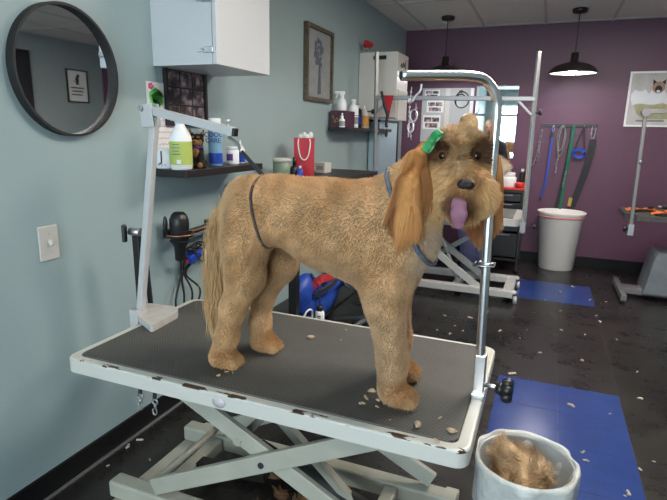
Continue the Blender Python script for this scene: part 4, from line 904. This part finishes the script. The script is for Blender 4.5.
for k in range(16):
    a=random.uniform(0,2*PI); r=.10*random.random()**.5; hgt=.185+.05*random.random()+(.035 if math.cos(a-2.6)>0 else 0)
    B.ell((.018+r*math.cos(a)*.80,1.638+r*math.sin(a)*.80,hgt+.012),(.040,.040,.034))
B.ell((.035,1.66,.14),(.105,.105,.09))
furc=np.array
def paircol(P,c0,c1,f,seed,rnd=.12):
    n=np.clip(.5+.45*nz3(P,f,seed)[:,:1],0,1); c=np.array(c0)*(1-n)+np.array(c1)*n
    return c
pile=B.build('clipped_hair','furskin',None,h=.012,colf=lambda V:paircol(V,(.30,.19,.10),(.52,.37,.22),25,5))
tag(pile,'heap of clipped tan dog hair inside the lined bin','dog hair',kind='stuff')
P0=sample(B.V,B.F,5200,lambda c:(c[:,2]>.13)*1.0); D=B.grad(P0)*.35+nz3(P0,22,9)*.8+np.array((0,0,.15))
strands('loose_strands','fur',P0,D,rng.uniform(.02,.05,len(P0)),paircol(P0,(.26,.15,.075),(.62,.45,.28),25,5)*rng.uniform(.8,1.2,(len(P0),1)),pile,steps=6,curl=2.2,freq=70,radius=.0007,seed=3)
# clippings on mat and floor
def tuft(nm,s,seed,lab,grp,loc):
    rr=np.random.default_rng(seed); B=Body(.006*s)
    pts=[np.array((0,0,.002*s))]
    for k in range(4): pts.append(pts[-1]+np.array((rr.uniform(.3,1)*.008*s,rr.uniform(-1,1)*.006*s,rr.uniform(-.2,.6)*.002*s)))
    B.chain(pts,[.0022*s,.0035*s,.003*s,.0035*s,.0015*s])
    o=B.build(nm,'dustjacket',None,h=.0016*s,off=tuple(np.mean(pts,0)*np.array((1,1,0))),clip_z=0.0002); tag(o,lab,'hair clipping',grp); o.location=loc; return o
protos=[]
mat_px=[(372,392),(366,398),(362,404),(378,401),(384,403),(377,407),(417,426),(440,418),(346,330),(219,376),(227,372),(233,373),(311,338),(262,343),(341,340),(452,432),(437,441),(390,420)]
MG='hair clippings on the ribbed mat'; FG='hair clippings on the floor'
ti=0
for i,(px,py) in enumerate(mat_px):
    p=at(px,py,'z',TZ+.0035)
    if i<3: o=tuft('hair_clipping',[1.0,.8,.7][i],40+i,'small tan hair clipping lying on the ribbed black mat',MG,tuple(p)); protos.append(o)
    else: o=protos[i%3].copy(); COL.objects.link(o); o.location=p
    zone=('small tan clipping in the scatter left of the near front paw','clippings by the near front paw') if (i<6 or i==17) else ('small clipping right beside the near hind paw','clippings by the near hind paw') if i in(9,10,11) else ('small loose tan clipping on the mat between the front and hind legs','clippings between the legs') if i in(8,12,13,14) else ('tan clipping near the front right corner of the ribbed mat','clippings near the mat corner')
    o['label'],o['group']=zone
    s=[1,1,1,.7,.7,.6,1.3,.7,.6,.7,.6,.5,1.2,.7,.5,1.1,.8,.3][i]; o.scale=(s,s,s); o.rotation_euler=(0,0,i*1.9)
floor_px=[(512,374),(571,406),(582,361),(637,372),(640,399),(654,462),(628,493),(610,414),(540,353),(561,330),(585,335),(527,330),(470,318),(480,323),(488,312),(455,326),(445,316),(520,338),(500,331),(560,311),(600,322),(617,340),(590,300),(601,304),(573,287),(545,300),(626,300),(115,438),(128,447),(108,466),(140,440),(150,460),(640,470),(583,452),(586,461),(625,496),(560,292),(606,302),(596,316),(437,330),(450,334),(463,331)]
fp=[]
for i,(px,py) in enumerate(floor_px):
    p=at(px,py,'z',.0018)
    if p[0]<WX+.03: continue
    if i<3: o=tuft('floor_clipping',[1.7,1.4,1.2][i],60+i,'pale tan hair clipping lying on the dark tiled floor',FG,tuple(p)); o.data.materials[0]=M['pale_clip']; fp.append(o)
    else: o=fp[i%3].copy(); COL.objects.link(o); o.location=p
    x_,y_=p[0],p[1]
    zone=('pale clipping lying on the large blue tiles nearest the camera','clippings on the near blue tiles') if (-.13<x_<.48 and y_<2.92) else ('pale clipping lying on the far blue tiles','clippings on the far blue tiles') if (-.13<x_<.48 and y_>4.45) else ('clipping on the black floor beside the left wall baseboard','clippings by the left wall') if x_<-1.1 and y_<2.5 else ('clipping on the black floor behind the front table, left of the chrome post','clippings behind the front table') if x_<-.13 else ('clipping on the black floor between the two blue areas','clippings between the blue tiles') if x_<.48 else ('clipping on the black floor at the right, towards the picture edge','clippings on the right of the floor')
    o['label'],o['group']=zone
    o.rotation_euler=(0,0,i*2.3)
    if i>=3: s=[.8,.5,.65,.4][i%4]; o.scale=(s,s,s)
# hair gathered on the floor under the table
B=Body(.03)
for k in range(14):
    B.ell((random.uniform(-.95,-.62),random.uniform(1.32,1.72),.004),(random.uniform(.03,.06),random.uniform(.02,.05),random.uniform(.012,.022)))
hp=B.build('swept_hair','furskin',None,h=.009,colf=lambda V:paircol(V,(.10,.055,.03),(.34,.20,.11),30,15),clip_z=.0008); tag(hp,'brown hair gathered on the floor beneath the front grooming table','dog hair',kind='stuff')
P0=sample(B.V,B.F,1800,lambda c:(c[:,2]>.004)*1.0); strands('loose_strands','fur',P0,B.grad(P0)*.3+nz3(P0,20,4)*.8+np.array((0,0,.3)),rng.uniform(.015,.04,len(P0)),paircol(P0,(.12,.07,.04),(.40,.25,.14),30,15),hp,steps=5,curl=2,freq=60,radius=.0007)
# picture and ceiling seen in the round mirror: small framed sign on the far right wall
t=thing('framed_sign','small black framed sign with a dog silhouette, seen reflected in the round mirror','framed sign',(RX,0,0))
t.location=(RX,5.565,1.875)
g=MB(); W2,H2=.175,.215
g.b3(-.02,0,-W2,-W2+.016,-H2,H2).b3(-.02,0,W2-.016,W2,-H2,H2).b3(-.02,0,-W2+.016,W2-.016,-H2,-H2+.016).b3(-.02,0,-W2+.016,W2-.016,H2-.016,H2); g.build('frame','black',t)
MB().b3(-.008,0,-W2+.016,W2-.016,-H2+.016,H2-.016).build('print','paper',t)
g=MB(); g.ell((-.009,-.0,.085),(.002,.030,.045)).ell((-.009,.02,.135),(.002,.026,.022)).ell((-.009,-.055,.06),(.002,.014,.008)).box((-.009,-.0,.045),(.002,.05,.05)); g.build('dog_silhouette','strap',t)
g=MB(); [g.b3(-.010,-.008,-.11+.015*(i%2),.11-.02*(i%3),-.03-.045*i,-.015-.045*i) for i in range(3)]; g.build('printed_lines','strap',t)
t=thing('dark_wall_panel','tall dark framed panel seen at the left edge of the round mirror','wall panel',(RX,4.72,1.62))
MB().b3(-.03,0,-.14,.14,-.62,.62,bev=.004).build('frame','black',t); MB().b3(-.034,-.03,-.11,.11,-.58,.58).build('panel','strap',t); MB().b3(-.036,-.031,-.14,-.125,-.45,.45).build('light_edge','paper',t)
# wreath + notice on the front wall, seen in the back mirror
t=thing('wreath','bushy dark wreath with a pink bow on the front wall, seen in the wall mirror','wreath',(1.05,FY,1.55))
B=Body(.04)
for k in range(14): a=2*PI*k/14; B.ell((.11*math.cos(a),.05,.13*math.sin(a)),(.07,.045,.07))
B.build('wreath_ring','plushblack',t,h=.02); MB().ell((-.0,.12,-.05),(.06,.03,.05)).ell((.06,.12,-.02),(.05,.025,.04)).build('pink_bow','pink',t)
struct(MB().b3(1.45,2.2,FY+.001,FY+.025,.0,2.05).build('door_1','enamel'))
# ------------------------------------------------------------ the groomer
gp=thing('person','person with long blond hair in a dark smock and scrub trousers, back turned','person',(-.565,5.12,0)); gp.scale=(.845,.845,.845)
ox,oy=-.70,5.22
B=Body(.035)
hd_=np.array((-.865,5.13,1.69))
B.limb((-.80,5.18,1.00),(-.82,5.17,1.20),.145,.125,sy=.7).limb((-.82,5.17,1.20),(-.845,5.15,1.40),.13,.15,sy=.68).limb((-.85,5.15,1.45),(-.862,5.14,1.60),.055,.05)
B.ell(hd_,(.076,.095,.108),k=.02).ell(hd_+(.0,.03,-.05),(.052,.060,.055),k=.02)
B.ell(hd_+(0,.10,-.015),(.012,.018,.018),k=.01).limb(hd_+(-.03,.088,.018),hd_+(.03,.088,.018),.010,.010,k=.015)
for sx in(-1,1):
    B.ell(hd_+(sx*.077,0,-.01),(.010,.018,.028),k=.008)
    s=np.array((-.845+sx*.155,5.15,1.43)); e=np.array((-.83+sx*.215,5.22,1.16)); w_=np.array((-.80+sx*.16,5.42,1.10))
    B.chain([s,e,w_],[.058,.045,.030]); 
    hh=w_+(0,.05,.0); B.ell(hh+(0,.02,0),(.040,.045,.017),k=.012)
    for q in range(4): B.limb(hh+(-.024+.016*q,.05,0),hh+(-.026+.018*q,.10-.006*abs(q-1.5),-.020),.009,.0075,k=.006)
    B.limb(hh+(-sx*.03,.01,0),hh+(-sx*.058,.055,-.012),.011,.008,k=.006)
    hp_=np.array((-.79+sx*.085,5.19,.95)); kn_=np.array((-.735+sx*.085,5.22,.50)); an=np.array((-.67+sx*.09,5.20,.09))
    B.chain([hp_,kn_,an],[.105,.068,.045]); B.limb(an+(0,.0,-.045),an+(0,.13,-.055),.04,.032,k=.02)
B.build('body','skin',gp,h=.016,off=(ox,oy,0),clip_z=.002)
C=Body(.03)
C.limb((-.80,5.18,.95),(-.82,5.17,1.20),.168,.145,sy=.74).limb((-.82,5.17,1.20),(-.845,5.15,1.42),.145,.168,sy=.72)
for sx in(-1,1):
    s=np.array((-.845+sx*.155,5.15,1.43)); e=np.array((-.83+sx*.215,5.22,1.16)); C.limb(s,s*.35+e*.65,.072,.066)
C.build('smock','dtop',gp,h=.02,off=(ox,oy,0))
C=Body(.025); C.ell((-.79,5.19,.97),(.165,.125,.12))
for sx in(-1,1):
    C.chain([(-.79+sx*.085,5.19,.93),(-.735+sx*.085,5.22,.50),(-.67+sx*.09,5.20,.10)],[.122,.088,.080])
C.build('scrub_trousers','scrub',gp,h=.02,off=(ox,oy,0))
for sx in(-1,1):
    C=Body(.02); C.limb((-.67+sx*.09,5.18,.045),(-.67+sx*.09,5.33,.04),.048,.040); C.build('shoe','shoe',gp,h=.012,off=(ox,oy,0),clip_z=.001)
C=Body(.02); C.ell(hd_+(0,-.025,.020),(.102,.105,.105)).ell(hd_+(0,-.05,-.06),(.105,.07,.10)).limb(hd_+(0,-.07,-.0),hd_+(.0,-.085,-.22),.075,.05).limb(hd_+(-.07,-.02,0),hd_+(-.085,-.03,-.20),.032,.024).limb(hd_+(.07,-.02,0),hd_+(.085,-.03,-.20),.032,.024)
C.build('hair','blond',gp,h=.012,off=(ox,oy,0))
g=MB()
for sx in(-1,1): g.ell(hd_-np.array((ox,oy,0))+(sx*.030,.088,.006),(.011,.006,.006),seg=10)
g.build('eyes','black',gp); MB().ell(hd_-np.array((ox,oy,0))+(0,.090,-.052),(.022,.008,.006),seg=12).build('mouth','redcloth',gp)
# small cream dog on the back table
sd=thing('small_dog','small fluffy cream dog standing on the back grooming table, mostly hidden behind the big dog','dog',(-.60,4.55,.706),PI)
B=Body(.03); ox2,oy2,oz2=-.62,4.55,.706
b_=lambda x,y,z:(ox2+x,oy2+y,oz2+z)
B.chain([b_(-.17,0,.26),b_(0,0,.25),b_(.14,0,.27)],[.075,.08,.085]).limb(b_(.15,0,.30),b_(.20,.01,.42),.065,.06).ell(b_(.22,.02,.47),(.075,.075,.07)).limb(b_(.24,.05,.455),b_(.27,.10,.44),.042,.034)
for x in(-.17,.14):
    for y in(-.055,.055): B.limb(b_(x,y,.2),b_(x+.005,y,.03),.040,.032).ell(b_(x+.02,y,.022),(.042,.030,.024))
B.limb(b_(.16,-.03,.49),b_(.15,-.05,.40),.03,.036).limb(b_(.26,-.0,.49),b_(.29,-.02,.40),.03,.036).chain([b_(-.22,0,.28),b_(-.27,0,.38),b_(-.22,0,.43)],[.03,.045,.04])
cc=lambda V:paircol(V,(.48,.36,.25),(.74,.66,.54),9,31)
B.build('dog_body','furskin',sd,h=.014,off=(ox2,oy2,oz2),colf=cc,clip_z=oz2+.0005)
P0=sample(B.V,B.F,6000); strands('coat','fur',P0,B.grad(P0)+nz3(P0,30,2)*.5,rng.uniform(.02,.035,len(P0)),cc(P0),sd,off=(ox2,oy2,oz2),gravity=.5,curl=1,radius=.0012)
g=MB(); g.ell((.285,.135,.445),(.012,.010,.010),seg=10).ell((.225,.092,.485),.008,seg=8).ell((.265,.088,.485),.008,seg=8); g.build('nose_and_eyes','black',sd)

# ------------------------------------------------------------ the big dog
OX,OY,OZ=-.55,1.29,TZ+.0035
dog=thing('dog','large curly tan dog with rust ears and tongue out, standing on the front table','dog',(OX,OY,OZ))
off=(OX,OY,OZ)
V_=lambda px,py,y: np.array(at(px,py,'y',y))
B=Body(.030)
# trunk
B.chain([(-.782,1.29,1.124),(-.68,1.29,1.125),(-.54,1.29,1.095),(-.425,1.288,1.078),(-.335,1.285,1.085)],[.075,.086,.114,.126,.104],sy=.86,k=.02)
B.limb((-.78,1.29,1.155),(-.42,1.29,1.145),.055,.062,sy=1.2)
# neck
B.chain([(-.375,1.288,1.13),(-.31,1.295,1.18),(-.245,1.315,1.25)],[.095,.078,.058],k=.035)
# hind legs: thigh, knee forward, hock back, paw
yn,yf=1.213,1.362
def hleg(y,hip,hr,knee,hock,pastern,paw):
    B.ell((hip[0],y+(.018 if y<1.29 else -.018),hip[1]),(hr,.058,.110),k=.035)
    B.chain([(hip[0]-.005,y,hip[1]-.04),(knee[0],y,knee[1]),(hock[0],y,hock[1]),(pastern[0],y,pastern[1])],[hr*.88,.047,.031,.027],k=.025)
    B.limb((pastern[0],y,pastern[1]),(paw[0],y,paw[1]+.030),.029,.032,k=.02)
    B.ell((paw[0]+.018,y-.006,paw[1]+.024),(.043,.036,.027),k=.015)
    for q in(-1,0,1): B.ell((paw[0]+.046,y-.006+q*.018,paw[1]+.017),(.020,.0115,.016),k=.006)
hleg(yn,(-.752,1.075),.068,(-.752,.940),(-.795,.840),(-.818,.750),(-.838,OZ))
hleg(yf,(-.738,1.065),.062,(-.722,.945),(-.782,.840),(-.792,.750),(-.785,OZ))
# front legs
def fleg(y,sh,el,wr,paw):
    B.ell((sh[0],y+(.02 if y<1.29 else -.02),sh[1]),(.075,.050,.11),k=.04)
    B.chain([(sh[0]+.005,y,sh[1]-.05),(el[0],y,el[1]),(wr[0],y,wr[1]),(paw[0]-.005,y,paw[1]+.035)],[.060,.047,.034,.032],k=.025)
    B.ell((paw[0]+.020,y-.010,paw[1]+.024),(.042,.038,.027),k=.015)
    for q in(-1,0,1): B.ell((paw[0]+.046,y-.010+q*.019,paw[1]+.017),(.021,.0125,.017),k=.006)
fleg(yn,(-.352,1.02),(-.343,.925),(-.316,.775),(-.312,OZ))
fleg(yf,(-.360,1.02),(-.365,.915),(-.345,.775),(-.340,OZ))
# head
HC=V_(459,157,1.325)           # skull centre
MZ=V_(465,192,1.215)                       # muzzle centre
B.ell(HC,(.058,.076,.062),k=.03).ell(HC+(-.002,-.02,.022),(.054,.056,.042),k=.02)
B.limb(HC+(.004,-.03,-.030),MZ+(0,.02,.0),.048,.036,k=.03)
B.ell(MZ+(0,-.002,.002),(.034,.036,.026),k=.02)
B.ell(MZ+(-.019,.016,-.016),(.020,.034,.024),k=.015).ell(MZ+(.019,.016,-.015),(.019,.034,.023),k=.015)      # flews
B.ell(MZ+(-.036,.055,-.008),(.027,.040,.042),k=.03).ell(MZ+(.034,.055,-.004),(.025,.040,.040),k=.03)   # cheeks
B.limb(MZ+(-.004,.05,-.055),MZ+(-.004,.012,-.058),.026,.018,k=.015)                                        # lower jaw
# tail core
TL=[tuple(V_(x_,y_,1.30)) for x_,y_ in((232,200),(220,220),(215,252),(214,288),(218,318))]
B.chain(TL[:4],[.020,.016,.014,.010],k=.014)
def hit(px,py,deep=0.):
    d=ray(px,py); d=d/np.linalg.norm(d); o=np.array((0,0,CAMZ)); t=.8
    for _ in range(160):
        s=float(B.f((o+d*t)[None])[0])
        if s<.0004: break
        t+=max(s*.6,.0004)
    return o+d*(t+deep)
e1=hit(443,156,.004); e2=hit(476,156,.004); nosep=hit(466,184,.0); pale=hit(420,140,.0); chest=V_(437,262,1.25); mouth=hit(459,200,.0)
def sm(x,a,b): t=np.clip((x-a)/(b-a),0,1); return t*t*(3-2*t)
def coatcol(P):
    n=np.clip(.5+.5*nz3(P,16,3)[:,:1],0,1); n2=np.clip(.5+.5*nz3(P,45,8)[:,:1],0,1); n3=np.clip(.5+.5*nz3(P,6,13)[:,:1],0,1)
    c=np.array((.70,.455,.245))*(1-n)+np.array((.52,.305,.140))*n
    c=c*(.86+.28*n2)
    c=c*(1-.5*n3)+.5*n3*np.array((.48,.30,.15))*(.9+.2*n2)
    # greyer legs and chest
    x,y,z=P[:,0:1],P[:,1:2],P[:,2:3]
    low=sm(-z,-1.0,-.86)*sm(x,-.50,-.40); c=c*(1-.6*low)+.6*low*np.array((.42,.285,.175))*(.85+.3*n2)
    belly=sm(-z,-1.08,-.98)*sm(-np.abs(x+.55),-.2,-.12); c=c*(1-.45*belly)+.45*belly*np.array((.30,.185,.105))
    # rusty paws
    for (px_,py_) in((-.822,yn),(-.765,yf),(-.290,yn-.01),(-.318,yf-.01)):
        d=np.sqrt((x-px_)**2+(y-py_)**2+(z-OZ-.03)**2); k=sm(-d,-.055,-.03); c=c*(1-.75*k)+.75*k*np.array((.36,.175,.065))
    # rump paler
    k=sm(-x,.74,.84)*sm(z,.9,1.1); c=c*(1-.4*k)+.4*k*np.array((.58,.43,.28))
    # head
    hd=np.maximum(sm(-np.linalg.norm(P-HC,axis=1,keepdims=True),-.125,-.095),sm(-np.linalg.norm((P-MZ-np.array((0,.03,-.01))),axis=1,keepdims=True),-.12,-.09))
    face=np.array((.50,.275,.11))*(.85+.3*n2); c=c*(1-hd)+face*hd
    crown=sm(z,HC[2]+.022,HC[2]+.06)*hd; c=c*(1-crown)+crown*np.array((.56,.38,.21))*(.85+.3*n2)
    cheek=hd*sm(-z,-1.30,-1.26)*sm(np.abs(x-MZ[0]+.002),.026,.044); c=c*(1-.75*cheek)+.75*cheek*np.array((.62,.39,.18))
    for e,s in((e1,-1),(e2,1)):
        q=(P-(e+np.array((s*.008,0,.010))))*np.array((.80,.45,.85)); d=np.linalg.norm(q,axis=1,keepdims=True); k=sm(-d,-.034,-.018)*hd; c=c*(1-.95*k)+.95*k*np.array((.075,.032,.014))
    br=sm(-np.abs(x-(e1[0]+e2[0])/2),-.020,-.008)*sm(-z,-1.33,-1.31)*sm(z,1.24,1.27)*hd; c=c*(1-.6*br)+.6*br*np.array((.46,.31,.18))
    d=np.linalg.norm((P-mouth-np.array((0,0,-.018)))*np.array((.9,.4,1)),axis=1,keepdims=True); k=sm(-d,-.048,-.026)*hd*sm(-y,-1.29,-1.24); c=c*(1-.85*k)+.85*k*np.array((.10,.040,.022))
    d=np.linalg.norm((P-nosep)*np.array((1,.4,1)),axis=1,keepdims=True); k=sm(-d,-.04,-.022)*hd; c=c*(1-.6*k)+.6*k*np.array((.22,.11,.055))
    k=sm(-np.linalg.norm(P-pale,axis=1,keepdims=True),-.045,-.02); c=c*(1-.8*k)+.8*k*np.array((.62,.56,.48))
    k=sm(-np.linalg.norm((P-chest)*np.array((1,.6,.7)),axis=1,keepdims=True),-.09,-.04); c=c*(1-.6*k)+.6*k*np.array((.46,.38,.31))
    tl=sm(-x,.885,.915)*sm(-z,-1.08,-1.0); c=c*(1-.8*tl)+.8*tl*np.array((.58,.38,.20))*(.85+.3*n2)
    return np.clip(c,0.005,1)
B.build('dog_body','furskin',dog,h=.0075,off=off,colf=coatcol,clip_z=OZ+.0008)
# short coat
def notface(c): return np.where(np.linalg.norm(c-HC,axis=1)<.13,.0,1.0)*np.where(c[:,2]<OZ+.012,.1,1)
P0=sample(B.V,B.F,200000,notface); N0=B.grad(P0)
down=np.array((-.22,0,-.55)); legs=(P0[:,2:3]<.9)
D=N0*.75+down*.5+nz3(P0,30,21)*.06+rng.normal(0,.20,P0.shape)
Ln=np.where(P0[:,2]<.93,.0062,.0078)*rng.uniform(.7,1.35,len(P0)); Ln=np.where(P0[:,2]<OZ+.05,.007,Ln)
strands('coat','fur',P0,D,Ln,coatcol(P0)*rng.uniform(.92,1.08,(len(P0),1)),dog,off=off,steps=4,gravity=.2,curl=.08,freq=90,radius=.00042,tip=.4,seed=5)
# face fur
fw=lambda c: np.where(np.linalg.norm(c-HC,axis=1)<.16,1.0,0)*np.where(np.linalg.norm(c-nosep,axis=1)<.016,0,1)*np.where(np.linalg.norm(c-e1,axis=1)<.0125,0,1)*np.where(np.linalg.norm(c-e2,axis=1)<.0125,0,1)
P0=sample(B.V,B.F,34000,fw); N0=B.grad(P0)
ctr=(e1+e2)/2+np.array((0,-.02,-.012)); away=P0-ctr; away[:,1]*=.3; away/=np.linalg.norm(away,axis=1,keepdims=True)+1e-6
low=sm(-(P0[:,2]-1.27),-.02,.05)[:,None]
D=N0*.55+away*(.5+.35*low)+np.array((0,0,-.5))*low+nz3(P0,60,31)*.28
crown=sm(P0[:,2]-HC[2],.02,.05)[:,None]; D=D*(1-crown)+crown*(N0*.9+nz3(P0,70,33)*.6)
dn=np.linalg.norm(P0-nosep,axis=1); de=np.minimum(np.linalg.norm(P0-e1,axis=1),np.linalg.norm(P0-e2,axis=1))
Ln=.013+.009*sm(dn,.02,.07); Ln=Ln*(.15+.85*sm(de,.014,.034))*(.35+.65*sm(dn,.018,.045)); tg_=np.linalg.norm((P0-mouth-np.array((0,0,-.012)))*np.array((1,.5,.8)),axis=1); Ln=Ln*(.35+.65*sm(tg_,.015,.03)); Ln=Ln*rng.uniform(.7,1.25,len(P0)); Ln=np.where(crown[:,0]>.5,.016*rng.uniform(.6,1.3,len(P0)),Ln)
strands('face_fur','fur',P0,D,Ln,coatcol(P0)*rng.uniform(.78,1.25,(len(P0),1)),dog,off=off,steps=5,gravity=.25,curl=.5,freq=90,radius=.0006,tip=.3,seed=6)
# ears: a leather core hidden under long hair
def earcol(P,n): 
    q=np.clip(.5+.5*nz3(P*np.array((1,1,.12)),40,n)[:,:1],0,1); return (np.array((.20,.070,.022))*(1-q)+np.array((.50,.235,.080))*q)*rng.uniform(.8,1.2,(len(P),1))
def ear(nm,path,rads,sy,n,Lh,fall,zlo,sd_):
    E=Body(.02); E.chain(path,rads,sy=sy)
    o=E.build(nm,'furskin',dog,h=.007,off=off,colf=lambda V:earcol(V,sd_))
    P0=sample(E.V,E.F,n); N0=E.grad(P0); D=np.array(fall)+N0*.26+nz3(P0,25,sd_)*.10
    L=np.minimum(Lh*rng.uniform(.6,1.1,n),np.maximum(P0[:,2]-zlo-rng.uniform(-.02,.05,n)-1.6*np.abs(P0[:,0]-path[-1][0]-.004),.02))
    strands(nm+'_hair','fur',P0,D,L,earcol(P0,sd_),o,off=(0,0,0) if False else off,steps=9,gravity=1.5,curl=.45,freq=26,radius=.0008,tip=.3,seed=sd_)
    return o
ear('ear',[V_(425,146,1.285),V_(415,162,1.235),V_(407,188,1.20),V_(406,212,1.185)],[.014,.022,.025,.021],.45,17000,.12,(-.015,0,-1),1.075,51)
ear('ear',[V_(487,144,1.36),V_(490,162,1.375),V_(485,195,1.385),V_(480,218,1.385)],[.014,.020,.026,.026],.5,9000,.11,(-.02,0,-1),1.06,52)
# hanging neck / throat tufts between the ears
# tail plume
TP=[];TD=[]
tl=np.array(smooth_path(TL,8))
i=rng.integers(0,len(tl),9000); P0=tl[i]+rng.normal(0,.012,(9000,3)); 
D=np.array((-.02,-.01,-1))+rng.normal(0,.08,(9000,3))+np.where(tl[i][:,2:3]>1.0,np.array((-.12,0,0)),0); 
L=rng.uniform(.03,.085,9000); L=np.minimum(L,P0[:,2]-.705+rng.uniform(-.01,.03,9000)); L=np.maximum(L,.01)
tc_=lambda P:(np.array((.42,.24,.105))*(1-np.clip(.5+.5*nz3(P*np.array((1,1,.2)),35,61)[:,:1],0,1))+np.array((.64,.42,.21))*np.clip(.5+.5*nz3(P*np.array((1,1,.2)),35,61)[:,:1],0,1))
strands('tail_hair','fur',P0,D,L,tc_(P0)*rng.uniform(.85,1.15,(9000,1)),dog,off=off,steps=7,gravity=1.2,curl=.5,freq=30,radius=.0007,tip=.3,seed=8)
# nose, eyes, mouth, tongue
so=np.array(off)
nz_=Body(.006); nz_.ell(nosep,(.0185,.014,.0125)).ell(nosep+(-.009,-.004,-.002),(.009,.009,.009)).ell(nosep+(.009,-.004,-.002),(.009,.009,.009)); nz_.build('nose','nose',dog,h=.0025,off=off)
g=MB(); [g.ell(tuple(nosep-so+(s*.0085,-.0132,-.0015)),(.0042,.002,.0032),seg=10) for s in(-1,1)]; g.build('nostrils','blackm',dog)
for e in(e1,e2): 
    MB().ell(tuple(e-so+(0,.004,0)),.0105,seg=24).build('eye','eye',dog)
MB().ell(tuple(mouth-so+(0,.004,-.006)),(.020,.010,.014),seg=20).build('mouth','mouth',dog)
my=mouth[1]; T=Body(.01); T.chain([V_(459.5,196,my+.022),V_(459,204,my-.002),V_(459,214,my-.010),V_(458.5,223,my-.006)],[.0145,.0160,.0172,.0145],sy=.35,k=.006); T.build('tongue','tongue',dog,h=.003,off=off)
MB().rings(smooth_path([V_(459.5,205,my-.0085)-so,V_(459.5,210,my-.0135)-so,V_(459,217,my-.0155)-so],5),.0012,6).build('tongue_crease',mat('tongue_crease_tone',(.30,.09,.15),.4),dog)
# ribbon bow
t=thing('hair_bow','green ribbon bow clipped into the hair on the big dog\'s head','bow',tuple(V_(432.5,141,1.205)))
g=MB()
for s,(dx,dz),w_ in((1,(.014,.020),.014),(-1,(-.014,-.022),.015)):
    g.ribbon(smooth_path([(0,0,0),(dx*.5-.004,-.008,dz*.5+.002),(dx,-.012,dz),(dx*1.1+.004,-.002,dz*1.05),(dx*.5+.004,.003,dz*.5),(0,0,0)],6),w_,(dz,0,-dx),.0012)
g.ribbon(smooth_path([(0,0,0),(-.008,-.006,-.012),(-.02,-.006,-.020)],5),.012,(.5,0,-.5),.0012); g.build('loops','bow',t); MB().ell((0,-.006,0),(.007,.006,.007),seg=12).build('knot','bow',t)
# grooming noose round the loins and lead round the neck
t=thing('belly_loop','thin dark grooming loop around the dog\'s loins hooked to the white arm','grooming loop',(0,0,0))
w1=V_(247,182,1.20); w2=V_(262,243,1.20); dw=(w2-w1)/np.linalg.norm(w2-w1); cw=(w1+w2)/2; cw[1]=1.29; cw[2]=1.13; cw[0]=w1[0]+(cw[2]-w1[2])*dw[0]/dw[2]
lp_=B.wrap(cw,(-dw[2],0,dw[0]),off=.002,N=44); 
MB().rings(smooth_path(lp_[::2],4,True),.0024,7,closed=True,flat=1.8).build('strap','strap',t)
hk=at(228,131,'y',1.352); tp=np.array(lp_[0])
MB().rings([tuple(np.array(hk)+(.0,0,.025)),tuple(np.array(hk)+(0,0,-.012)),tuple(np.array(hk)+(.006,0,-.02))],.0035,8).cyl(np.array(hk)+(0,0,.022),np.array(hk)+(0,0,.034),.006).build('eye_bolt','steel',t)
q=np.array(hk)+(.004,0,-.02); q2=q+(tp-q)*.38
MB().rings(smooth_path([tuple(q),tuple(q+(tp-q)*.2+(.006,0,.004)),tuple(q2)],5),.0055,8).build('swivel_snap','steel',t)
MB().ribbon(smooth_path([tuple(q2),tuple((q2+tp)/2),tuple(tp)],5),.012,(1,0,.6),.003).build('webbing','strap',t)
t=thing('neck_loop','mottled blue-grey slip lead hanging around the dog\'s neck and shoulder','slip lead',(0,0,0))
q1=V_(388,194,1.18); q2=V_(424,267,1.19); dq=(q2-q1)/np.linalg.norm(q2-q1); cq=(q1+q2)/2; cq[1]=1.283
lp_=B.wrap(cq,(-dq[2],0,dq[0]),off=.010,N=60)
P_=smooth_path(lp_[::2],4,True); 
MB().rings(P_,.0036,8,closed=True,flat=1.6).build('lead','leadm' if 'leadm' in M else mat('mottled_blue_grey_webbing',(.03,.06,.12),.85,col2=(.12,.13,.14),scale=90,var=.1),t)
